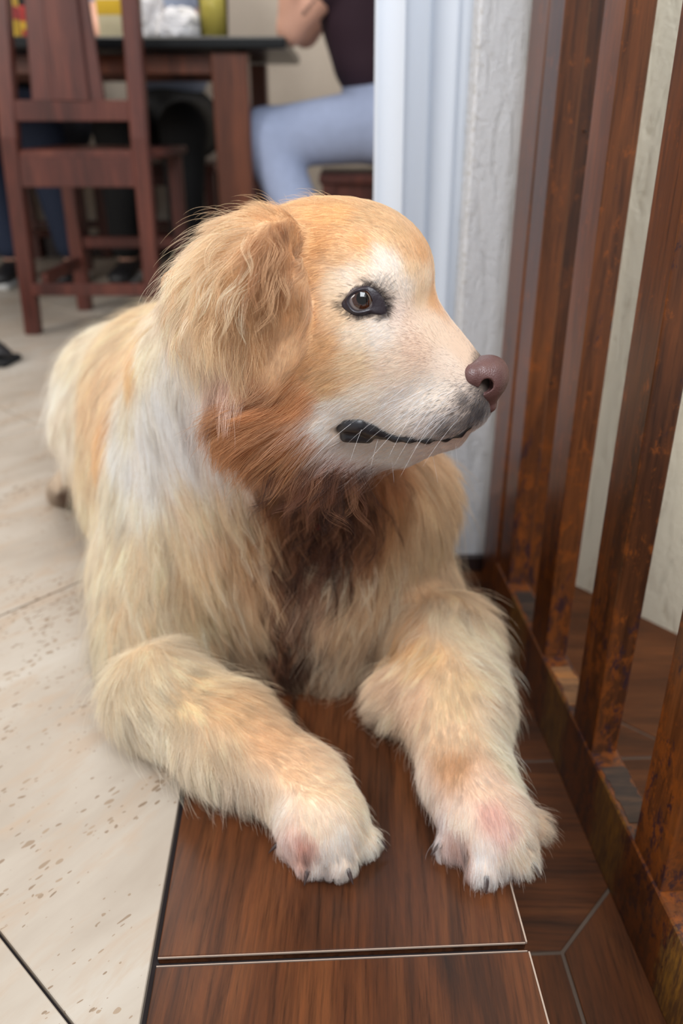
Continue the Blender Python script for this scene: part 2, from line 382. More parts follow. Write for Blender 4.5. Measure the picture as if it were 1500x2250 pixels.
# ------------------------------------------------------------------ railing on the lower step
rt1 = atz(1173, 1570, ZL); rt2 = atz(1331, 1940, ZL)
rd = (rt1-rt2).normalized(); rn = Vector((rd.y, -rd.x, 0))
rc0 = rt1.dot(rn)          # left face
RH = .100; RT = .034
root = empty('stair_railing', (rt1.x, rt1.y, ZL))
tag(root, 'worn reddish-brown wooden stair railing with a scratched bottom rail beside the dog', 'railing')
def rp(s, off, z): v = rd*s + rn*(rc0+off); return Vector((v.x, v.y, z))
def s_of(px, py, z):      # station along the rail of a pixel on plane z
    return atz(px, py, z).dot(rd)
zt = ZL+RH
sA, sB, sC = s_of(1112, 1283, zt), s_of(1190, 1443, zt), s_of(1297, 1653, zt)
sD = sC-(sB-sC)*1.02
BD = .062; BW = .030
sN = sA+BD+.004
def scratched():
    "paws have scraped the varnish off the rail between the balusters, down to ochre wood"
    m = M['railbar']; t = m.node_tree; k = NT.__new__(NT); k.m = m; k.t = t; k.b = t.nodes['Principled BSDF']
    base = k.b.inputs['Base Color'].links[0].from_socket
    geo = k.n('ShaderNodeNewGeometry'); dt = k.n('ShaderNodeVectorMath'); dt.operation = 'DOT_PRODUCT'; dt.inputs[1].default_value = rd; k.l(geo.outputs['Position'], dt.inputs[0])
    a = k.n('ShaderNodeMath'); a.operation = 'MULTIPLY_ADD'; per = (sA-sC)/2; a.inputs[1].default_value = 2*math.pi/per; a.inputs[2].default_value = -2*math.pi*(sB+BD/2+per/2-.006)/per; k.l(dt.outputs['Value'], a.inputs[0])
    c = k.n('ShaderNodeMath'); c.operation = 'COSINE'; k.l(a.outputs[0], c.inputs[0])
    nz = k.noise(k.coord((1, 1, .3)), 90, 8, .75)
    ad = k.n('ShaderNodeMath'); ad.operation = 'MULTIPLY_ADD'; ad.inputs[1].default_value = .30; k.l(c.outputs[0], ad.inputs[0]); k.l(nz, ad.inputs[2])
    nn_ = k.n('ShaderNodeVectorMath'); nn_.operation = 'DOT_PRODUCT'; nn_.inputs[1].default_value = -rn; k.l(geo.outputs['Normal'], nn_.inputs[0])
    fm = k.ramp(ad.outputs[0], [(.52, BK), (.64, (.85, .85, .85, 1))])
    fm = k.mix(1, fm, k.ramp(nn_.outputs['Value'], [(.6, BK), (.8, WH)]), 'MULTIPLY')
    och = k.mix(k.ramp(k.noise(k.coord((1, 1, .12)), 260, 5, .7), [(.42, BK), (.6, WH)]), srgb(92, 66, 40), srgb(152, 108, 44))
    k.l(k.mix(fm, base, och), k.b.inputs['Base Color'])
scratched()
beam('bottom_rail', rp(-.35, RT/2, ZL+RH/2), rp(sN+.01, RT/2, ZL+RH/2), RT, RH, M['railbar'], root, side=rn, bevel=.002)
for s in (sA, sB, sC, sD, sD-(sB-sC), sD-2*(sB-sC)):
    bm = bm_beam(rp(s+BD/2, .002+BW/2, zt-.001), rp(s+BD/2+.004, .002+BW/2-.004, 1.02), BW, BD, side=rn, bevel=.0025, seg=2)
    from_bm('baluster', bm, M['rail'], root)
beam('newel_post', rp(sN+.04, -.001+.042, ZL), rp(sN+.04, -.001+.042, 1.06), .084, .08, M['rail'], root, side=rn, bevel=.003)
beam('handrail', rp(-.35, RT/2, 1.04), rp(sN+.0, RT/2, 1.04), .06, .045, M['rail'], root, side=rn, bevel=.008, seg=2)
# bare worn patches in the rail top between balusters
for i, (s0_, s1_) in enumerate(((sB+BD, sA), (sC+BD, sB), (sD+BD, sC))):
    bm = bmesh.new(); n = 14
    L = s1_-s0_; u0 = s0_+L*.16; u1 = s0_+L*.80
    top = []; bot = []
    rr = random.Random(i+3)
    edge = [(u0+(u1-u0)*k/n, .0035+rr.random()*.0035) for k in range(n+1)] + [(u1-(u1-u0)*k/n, RT-.001-rr.random()*.005) for k in range(n+1)]
    vs = [bm.verts.new(rp(s, o, zt+.0006)) for s, o in edge]; vb = [bm.verts.new(rp(s, o, zt-.001)) for s, o in edge]
    bm.faces.new(vs)
    for k in range(len(vs)): bm.faces.new((vs[k], vb[k], vb[(k+1) % len(vs)], vs[(k+1) % len(vs)]))
    o = from_bm('bare_patch', bm, M['patch_tan'] if i == 1 else M['patch_dark'], root); o['label'] = 'patch of bare wood where varnish has worn off'
# nail holes
for px, py, yy in ((1286, 289, rp(sN, 0, 0).y-.001), (1212, 842, rp(sN, 0, 0).y-.001)):
    p = aty(px, py, yy); lathe('nail_hole', [(.0, 0), (.0016, .0002), (.0016, .002), (.0, .0021)], p, M['granite'], root, 10, axis=(0, 1, 0))

# ------------------------------------------------------------------ curtain
def curtain():
    k = NT('curtain_cloth'); k.b.inputs['Base Color'].default_value = srgb(226, 232, 240); k.b.inputs['Roughness'].default_value = .9
    tr = k.n('ShaderNodeBsdfTranslucent'); tr.inputs[0].default_value = srgb(232, 238, 248)
    mx = k.n('ShaderNodeMixShader'); mx.inputs[0].default_value = .35
    v = k.coord((1, 1, .2)); k.bump(k.noise(v, 300, 3), .1, .0005)
    k.l(k.b.outputs[0], mx.inputs[1]); k.l(tr.outputs[0], mx.inputs[2]); k.l(mx.outputs[0], k.out.inputs[0])
    bm = bmesh.new(); Y0 = YW+.05
    xl = (826-750)*Y0/ray(826, 0).y; xr = xw+.05
    nx, nz = 160, 50; z0, z1 = .01, 2.2
    vs = []
    for j in range(nz+1):
        z = z0+(z1-z0)*j/nz; row = []
        for i in range(nx+1):
            u = i/nx
            f = u*2.4*2*math.pi+.6
            d = .012*math.sin(f+.5*math.sin(z*1.3)) + .005*math.sin(2.3*f+1+z*.8) + .004*math.sin(z*4+u*9)
            x = xl+(xr-xl)*u + .006*math.sin(2*f+z) - .007*math.sin(z*1.1)
            row.append(bm.verts.new((x, Y0+.02+d, z)))
        vs.append(row)
    for j in range(nz):
        for i in range(nx): bm.faces.new((vs[j][i], vs[j][i+1], vs[j+1][i+1], vs[j+1][i]))
    o = from_bm('curtain', bm, k.m, None, True)
    md = o.modifiers.new('thick', 'SOLIDIFY'); md.thickness = .0012
    tag(o, 'white curtain hanging in soft folds beside the stucco wall end', 'curtain')
    return o
curtain()

# ------------------------------------------------------------------ dining room furniture
def chair_main():
    Y = 2.44
    root = empty('dining_chair', (*atz(215, 735).to_2d(), 0))
    m = M['darkwood']
    def P(x, y, dy=0): return aty(x, y, Y+dy)
    def vert(x0, x1, ytop, ybot, dy0=0, dy1=0): return P(x0, ytop, dy0), P(x1, ybot, dy1)
    bl = atz(75, 733); br = atz(345, 733)
    tl = P(-4, -90, .02); tr = P(281, -90, .02)
    sl = P(22, 300); sr = P(307, 300)
    def bent(a, b, c, wx, wy, nm):
        bm = bm_beam(a, b, wx, wy, bevel=.004); bm2 = bm_beam(b, c, wx, wy, bevel=.004)
        me = bpy.data.meshes.new('t'); bm2.to_mesh(me); bm2.free(); bm.from_mesh(me)
        return from_bm(nm, bm, m, root)
    beam('leg', bl, sl, .044, .04, m, root, bevel=.003); beam('leg', br, sr, .044, .04, m, root, bevel=.003)
    beam('back_post', sl-Vector((0, 0, .01)), tl, .046, .038, m, root, bevel=.004); beam('back_post', sr-Vector((0, 0, .01)), tr, .046, .038, m, root, bevel=.004)
    beam('back_rail', P(20, 243), P(300, 243), .052, .022, m, root, side=Vector((0, 0, 1)))
    beam('seat_rail', P(30, 378), P(308, 378), .078, .024, m, root, side=Vector((0, 0, 1)))
    beam('stretcher', P(70, 636), P(335, 636), .034, .02, m, root, side=Vector((0, 0, 1)))
    beam('top_rail', P(0, -70, .02), P(285, -70, .02), .09, .024, m, root, side=Vector((0, 0, 1)))
    a, b = P(120, -40, .01), P(152, 226, .0)
    beam('splat', a, b, .16, .012, m, root, taper=1.22)
    a, b = P(128, -40, -.004), P(155, 222, -.01)
    beam('splat_panel', a, b, .085, .008, m, root, taper=1.2)
    # seat and front legs
    zs = P(200, 352).z
    x0, x1 = P(30, 350).x, P(330, 350).x
    prism('seat', [(x0, Y-.01), (x1, Y-.01), (x1+.035, Y+.40), (x0-.01, Y+.40)], zs-.0, zs+.025, m, root, .005)
    for xx in (x0+.03, x1+.0):
        beam('leg', Vector((xx, Y+.36, 0)), Vector((xx, Y+.36, zs)), .042, .042, m, root)
        beam('side_stretcher', Vector((xx-.005, Y+.02, .16)), Vector((xx, Y+.36, .16)), .02, .034, m, root)
    beam('stretcher', Vector((x0+.03, Y+.36, .22)), Vector((x1, Y+.36, .22)), .034, .02, m, root, side=Vector((0, 0, 1)))
    tag(root, 'dark brown wooden dining chair with a solid back splat, standing at the black table', 'chair')
chair_main()
def table():
    yn, yf = 2.62, 3.45
    zb = CH+(.0607*yn); zt2 = CH+.0741*yn
    xr = aty(628, 95, yn).x; xl = -2.6
    root = empty('dining_table', ((xl+xr)/2, (yn+yf)/2, 0))
    prism('tabletop', [(xl, yn), (xr, yn), (xr, yf), (xl, yf)], zb+.004, zt2, M['granite'], root, .006)
    m = M['warmwood']
    xp = aty(510, 200, yn+.08).x
    for (x, y) in ((xp, yn+.08), (xp, yf-.1), (-2.4, yn+.08), (-2.4, yf-.1)):
        beam('leg', Vector((x, y, 0)), Vector((x, y, zb-.001)), .105, .09, m, root, bevel=.004)
    for y in (yn+.10, yf-.1):
        beam('apron', Vector((-2.36, y, zb-.03)), Vector((xp-.05, y, zb-.03)), .05, .02, m, root, side=Vector((0, 0, 1)))
    tag(root, 'dining table with a black stone top and thick brown legs', 'table')
    return yn, yf, zt2, xr
TYN, TYF, TZ, TXR = table()
def stool(cx, cy, h, label, wd=.40, name='stool', yaw=0.0):
    root = empty(name, (cx, cy, 0)); m = M['darkwood']; w2 = wd/2
    prism('seat', [(cx-w2, cy-w2), (cx+w2, cy-w2), (cx+w2, cy+w2), (cx-w2, cy+w2)], h-.03, h, m, root, .006)
    for a in (-1, 1):
        for b in (-1, 1):
            beam('leg', Vector((cx+a*(w2-.03), cy+b*(w2-.03), 0)), Vector((cx+a*(w2-.03), cy+b*(w2-.03), h-.029)), .042, .042, m, root)
    for b in (-1, 1):
        beam('apron', Vector((cx-w2+.05, cy+b*(w2-.03), h-.055)), Vector((cx+w2-.05, cy+b*(w2-.03), h-.055)), .05, .02, m, root, side=Vector((0, 0, 1)))
        beam('stretcher', Vector((cx-w2+.05, cy+b*(w2-.03), .15)), Vector((cx+w2-.05, cy+b*(w2-.03), .15)), .03, .02, m, root, side=Vector((0, 0, 1)))
    tag(root, label, 'stool'); return root

# ------------------------------------------------------------------ implicit surfaces (soft unions of rounded limbs), meshed on a grid
import openvdb
F32 = np.float32
def nv(v): return np.array(v, F32)
def s_cap(a, ra, b, rb):
    a = nv(a); b = nv(b); ab = b-a; L = float(ab@ab)+1e-9
    def f(p):
        t = np.clip(((p-a)@ab)/L, 0, 1)[:, None]
        return np.linalg.norm(p-(a+t*ab), axis=1)-(ra+t[:, 0]*(rb-ra))
    return f
def s_ell(c, r, ax=None):
    c = nv(c); r = nv(r); A_ = np.eye(3, dtype=F32) if ax is None else np.array([list(v) for v in ax], F32)
    def f(p):
        q = (p-c)@A_.T; k0 = np.linalg.norm(q/r, axis=1)+1e-9; k1 = np.linalg.norm(q/(r*r), axis=1)+1e-9
        return k0*(k0-1)/k1
    return f
def smin(a, b, k):
    h = np.clip(.5+.5*(b-a)/k, 0, 1); return b+(a-b)*h-k*h*(1-h)
def field(prims):
    "prims: (kind '+', '-', fn, k)"
    def f(p):
        d = None
        for s, fn, k in prims:
            v = fn(p)
            if s == '+': d = v if d is None else smin(d, v, k)
            elif s == '-': d = -smin(-d, v, k)
            elif s == 'max': d = -smin(-d, -v, k)
        return d
    return f
def chunked(f, p, n=400000):
    return np.concatenate([f(p[i:i+n]) for i in range(0, len(p), n)]) if len(p) else np.zeros(0, F32)
def sdf_mesh(name, f, lo, hi, vox, mats, parent=None, ratio=5, smooth=True, origin=None):
    lo = np.array(lo, float); hi = np.array(hi, float)
    nc = np.ceil((hi-lo)/(vox*ratio)).astype(int)+1
    cs = vox*ratio
    g = np.stack(np.meshgrid(*[np.arange(n) for n in nc], indexing='ij'), -1).reshape(-1, 3)
    D = chunked(f, (lo+(g+.5)*cs-vox*.5).astype(F32)).reshape(nc)
    near = np.abs(D) < cs*1.25
    fine = np.repeat(np.repeat(np.repeat(np.clip(D, -cs, cs), ratio, 0), ratio, 1), ratio, 2).astype(F32)
    idx = np.argwhere(near)
    off = np.stack(np.meshgrid(*[np.arange(ratio)]*3, indexing='ij'), -1).reshape(-1, 3)
    I = (idx[:, None, :]*ratio+off[None]).reshape(-1, 3)
    v = chunked(f, (lo+I*vox).astype(F32))
    fine[I[:, 0], I[:, 1], I[:, 2]] = v
    fine[[0, -1], :, :] = cs; fine[:, [0, -1], :] = cs; fine[:, :, [0, -1]] = cs
    grid = openvdb.FloatGrid(float(cs)); grid.copyFromArray(np.ascontiguousarray(fine))
    pts, quads = grid.convertToQuads(0.0)
    pts = pts*vox+lo
    me = bpy.data.meshes.new(name)
    me.vertices.add(len(pts)); me.vertices.foreach_set('co', pts.astype(F32).ravel())
    q = quads[:, ::-1].astype(np.int32)
    me.loops.add(q.size); me.loops.foreach_set('vertex_index', q.ravel())
    me.polygons.add(len(q)); me.polygons.foreach_set('loop_start', np.arange(0, q.size, 4, dtype=np.int32))
    me.update(calc_edges=True); me.validate()
    bm = bmesh.new(); bm.from_mesh(me)
    # keep the outside pointing normals
    bmesh.ops.recalc_face_normals(bm, faces=bm.faces[:]); bm.to_mesh(me); bm.free()
    if smooth: me.polygons.foreach_set('use_smooth', [True]*len(me.polygons))
    o = link(name, me, None, mats)
    if parent is not None: wparent(o, parent)
    return o

# ------------------------------------------------------------------ the dog
DOG = empty('dog', (-.15, .9, 0))
tag(DOG, 'cream and golden long-haired dog lying down, head turned toward the wooden railing', 'dog')
HA = math.radians(20)
HF = Vector((math.cos(HA), -math.sin(HA), 0)); HN = Vector((-math.sin(HA), -math.cos(HA), 0)); HU = Vector((0, 0, 1))
HC = Vector((0, 0, CH)) + ray(780, 720)*(.650/FPX)
def hp(px, py, lat=0.0):
    d = ray(px, py); o = Vector((0, 0, CH))
    t = ((HC-o).dot(HN)+lat)/d.dot(HN); return o+d*t
PXM = .650/FPX        # metres per pixel at the head
pr = []
def add(a, ra, b=None, rb=None, k=.03, s='+'):
    pr.append((s, s_cap(a, ra, b if b is not None else a, rb if rb is not None else ra), k))
def ell(c, r, ax=None, k=.03, s='+'): pr.append((s, s_ell(c, r, ax), k))
HAX = (HF, HN, HU)
def hax(pitch, yaw=0.0):
    "head axes pitched nose-down by pitch degrees"
    q = Matrix.Rotation(math.radians(pitch), 3, HN) @ Matrix.Rotation(math.radians(yaw), 3, HU)
    return tuple(q @ v for v in HAX)
# torso
add(aty(610, 1190, .92), .145)
add(aty(690, 1350, .86), .105, k=.05)
add(aty(700, 1230, .815), .075, k=.06)
add(aty(370, 1060, 1.08), .125, k=.08)
add(aty(430, 930, 1.02), .115, k=.08)
add(aty(385, 870, 1.13), .125, k=.06)
add(aty(285, 870, 1.27), .112, k=.08)
add(aty(285, 870, 1.27)+Vector((.10, .08, -.02)), .11, k=.06)
add(aty(235, 960, 1.20), .078, aty(235, 1020, 1.16), .06, k=.04)          # near thigh
add(aty(180, 1060, 1.20), .035, aty(142, 1082, 1.27), .026, k=.02)         # hind foot
add(aty(380, 880, 1.3)+Vector((.18, .08, -.08)), .09, k=.05)               # far thigh
# shoulders, upper arms, neck
add(aty(410, 1030, .93), .095, aty(352, 1430, .80), .058, k=.06)
add(aty(375, 1375, .86), .068, k=.08)
add(aty(335, 1240, .93), .06, k=.08)
add(aty(820, 1190, .90), .085, aty(930, 1380, .83), .056, k=.06)
add(aty(600, 830, .80), .088, aty(620, 1080, .87), .125, k=.06)
add(aty(470, 830, .86), .085, aty(470, 1000, .92), .10, k=.05)
add(aty(740, 1060, .80), .062, k=.05)
add(aty(880, 1090, .86), .06, k=.05)
# forelegs
LW = atz(672, 1730, .036)
add(atz(345, 1520, .056), .050, atz(500, 1610, .052), .043, k=.03)
add(atz(500, 1610, .054), .046, LW, .034, k=.02)
RW = atz(1020, 1700, .040)
add(atz(975, 1415, .060), .058, atz(1000, 1560, .052), .048, k=.03)
add(atz(1000, 1560, .052), .048, RW, .036, k=.02)
# the inner feathering of the far foreleg, seen between the legs
add(atz(880, 1530, .042), .030, k=.03)
# paws
LP = atz(705, 1800, .034); RP = atz(1065, 1795, .032)
add(LW, .034, LP, .040, k=.02); add(RW, .036, RP, .038, k=.02); add(RP.lerp(atz(1100, 1850, .02), .6), .034, k=.01)
toesL = [((650, 1850), .017), ((688, 1882), .0185), ((742, 1886), .0185), ((790, 1846), .018)]
toesR = [((1000, 1850), .0165), ((1066, 1898), .018), ((1135, 1880), .018), ((1165, 1815), .0165)]
for lst, P_ in ((toesL, LP), (toesR, RP)):
    for (x, y), r in lst:
        tip = atz(x, y, r*.85); mid = P_.lerp(tip, .55)+Vector((0, 0, .004))
        add(mid, r*1.1, tip, r*.92, k=.0065)
# head
ell(hp(735, 610, .0), (.078, .062, .058), hax(8), k=.03)                     # skull
ell(hp(700, 690, .0), (.075, .066, .060), k=.03)
for s in (1, -1):
    add(hp(838, 612, .027*s), .0310 if s > 0 else .034, k=.02)                                # brow
    ell(hp(740, 800, .040*s), (.062, .034, .055), hax(10), k=.03)            # cheek
    add(hp(775, 730, .040*s), .026, hp(880, 770, .022*s), .028, k=.02)      # under the eye to the muzzle
ell(hp(840, 800, 0), (.06, .043, .054), hax(15), k=.025)
add(hp(880, 790, 0), .044, hp(965, 838, 0), .035, k=.02)
add(hp(960, 836, 0), .0345, hp(1002, 858, 0), .0265, k=.015)
add(hp(1030, 892, 0), .0150, k=.012)
for s in (1, -1):
    add(hp(830, 890, .026*s), .028, hp(920, 895, .020*s), .027, k=.012)       # lips
    add(hp(920, 895, .020*s), .027, hp(992, 892, .013*s), .022, k=.012)
add(hp(770, 945, .0), .036, hp(880, 962, 0), .0215, k=.015)                  # lower jaw
add(hp(880, 966, 0), .0195, hp(985, 945, 0), .0155, k=.008)
add(hp(690, 900, .0), .060, k=.03)                                          # throat
add(hp(560, 700, -.015), .07, k=.04)                                        # nape
add(hp(600, 900, .035), .050, k=.03)                                        # cheek ruff
# ears
for s in (1, -1):
    ell(hp(590, 690, .083*s if s > 0 else -.078), (.030, .0085, .064), hax(-6, 12*s), k=.005)
    add(hp(600, 520, .060*s), .018, hp(560, 600, .078*s), .014, k=.016)
    add(hp(540, 560, .068*s), .024, hp(500, 690, .074*s), .022, k=.012)
pr.append(('-', s_cap(hp(628, 500, .080), .0045, hp(652, 600, .082), .0035), .006))
pr.append(('-', s_cap(hp(622, 495, .082), .006, hp(630, 520, .084), .004), .006))
# eye sockets
EH = hp(796, 662, .056)
dogf = field(pr)
def cast(px, py):
    "march a ray of sight onto the dog"
    d = np.array(ray(px, py).normalized(), F32); o = np.array((0, 0, CH), F32); t = .3
    for _ in range(90):
        v = float(dogf((o+d*t)[None])[0])
        if v < .0003: break
        t += max(v*.8, .0003)
        if t > 2.2: return None
    return Vector(o+d*t)
ER = .0125
eye_hit = cast(792, 662)
EC = eye_hit + ray(792, 662).normalized()*(ER-.0038)
def mirror(p): p = Vector(p); return p - HN*(2*((p-HC).dot(HN)))
EC2 = mirror(EC)
MOUTH = [(747, 945), (765, 938), (790, 938), (815, 948), (840, 958), (870, 965), (900, 968), (940, 970), (980, 966), (1012, 956), (1036, 940)]
MP = [cast(*m) for m in MOUTH]
MP2 = [mirror(m) for m in MP]
for lst in (MP, MP2):
    for a, b in zip(lst, lst[1:]): pr.append(('-', s_cap(a, .0022, b, .0022), .004))
dogf0 = dogf
dogf = field(pr)
cam.dof.focus_distance = .615
print('head', HC, 'eye depth', cam.dof.focus_distance)

# body mesh, coloured by the same patches as the coat
GOLD = (214, 175, 124); LG = (234, 202, 156); CR = (238, 216, 180); WT = (246, 240, 230); RED = (166, 100, 52); BR = (104, 56, 34); DK = (64, 34, 24)
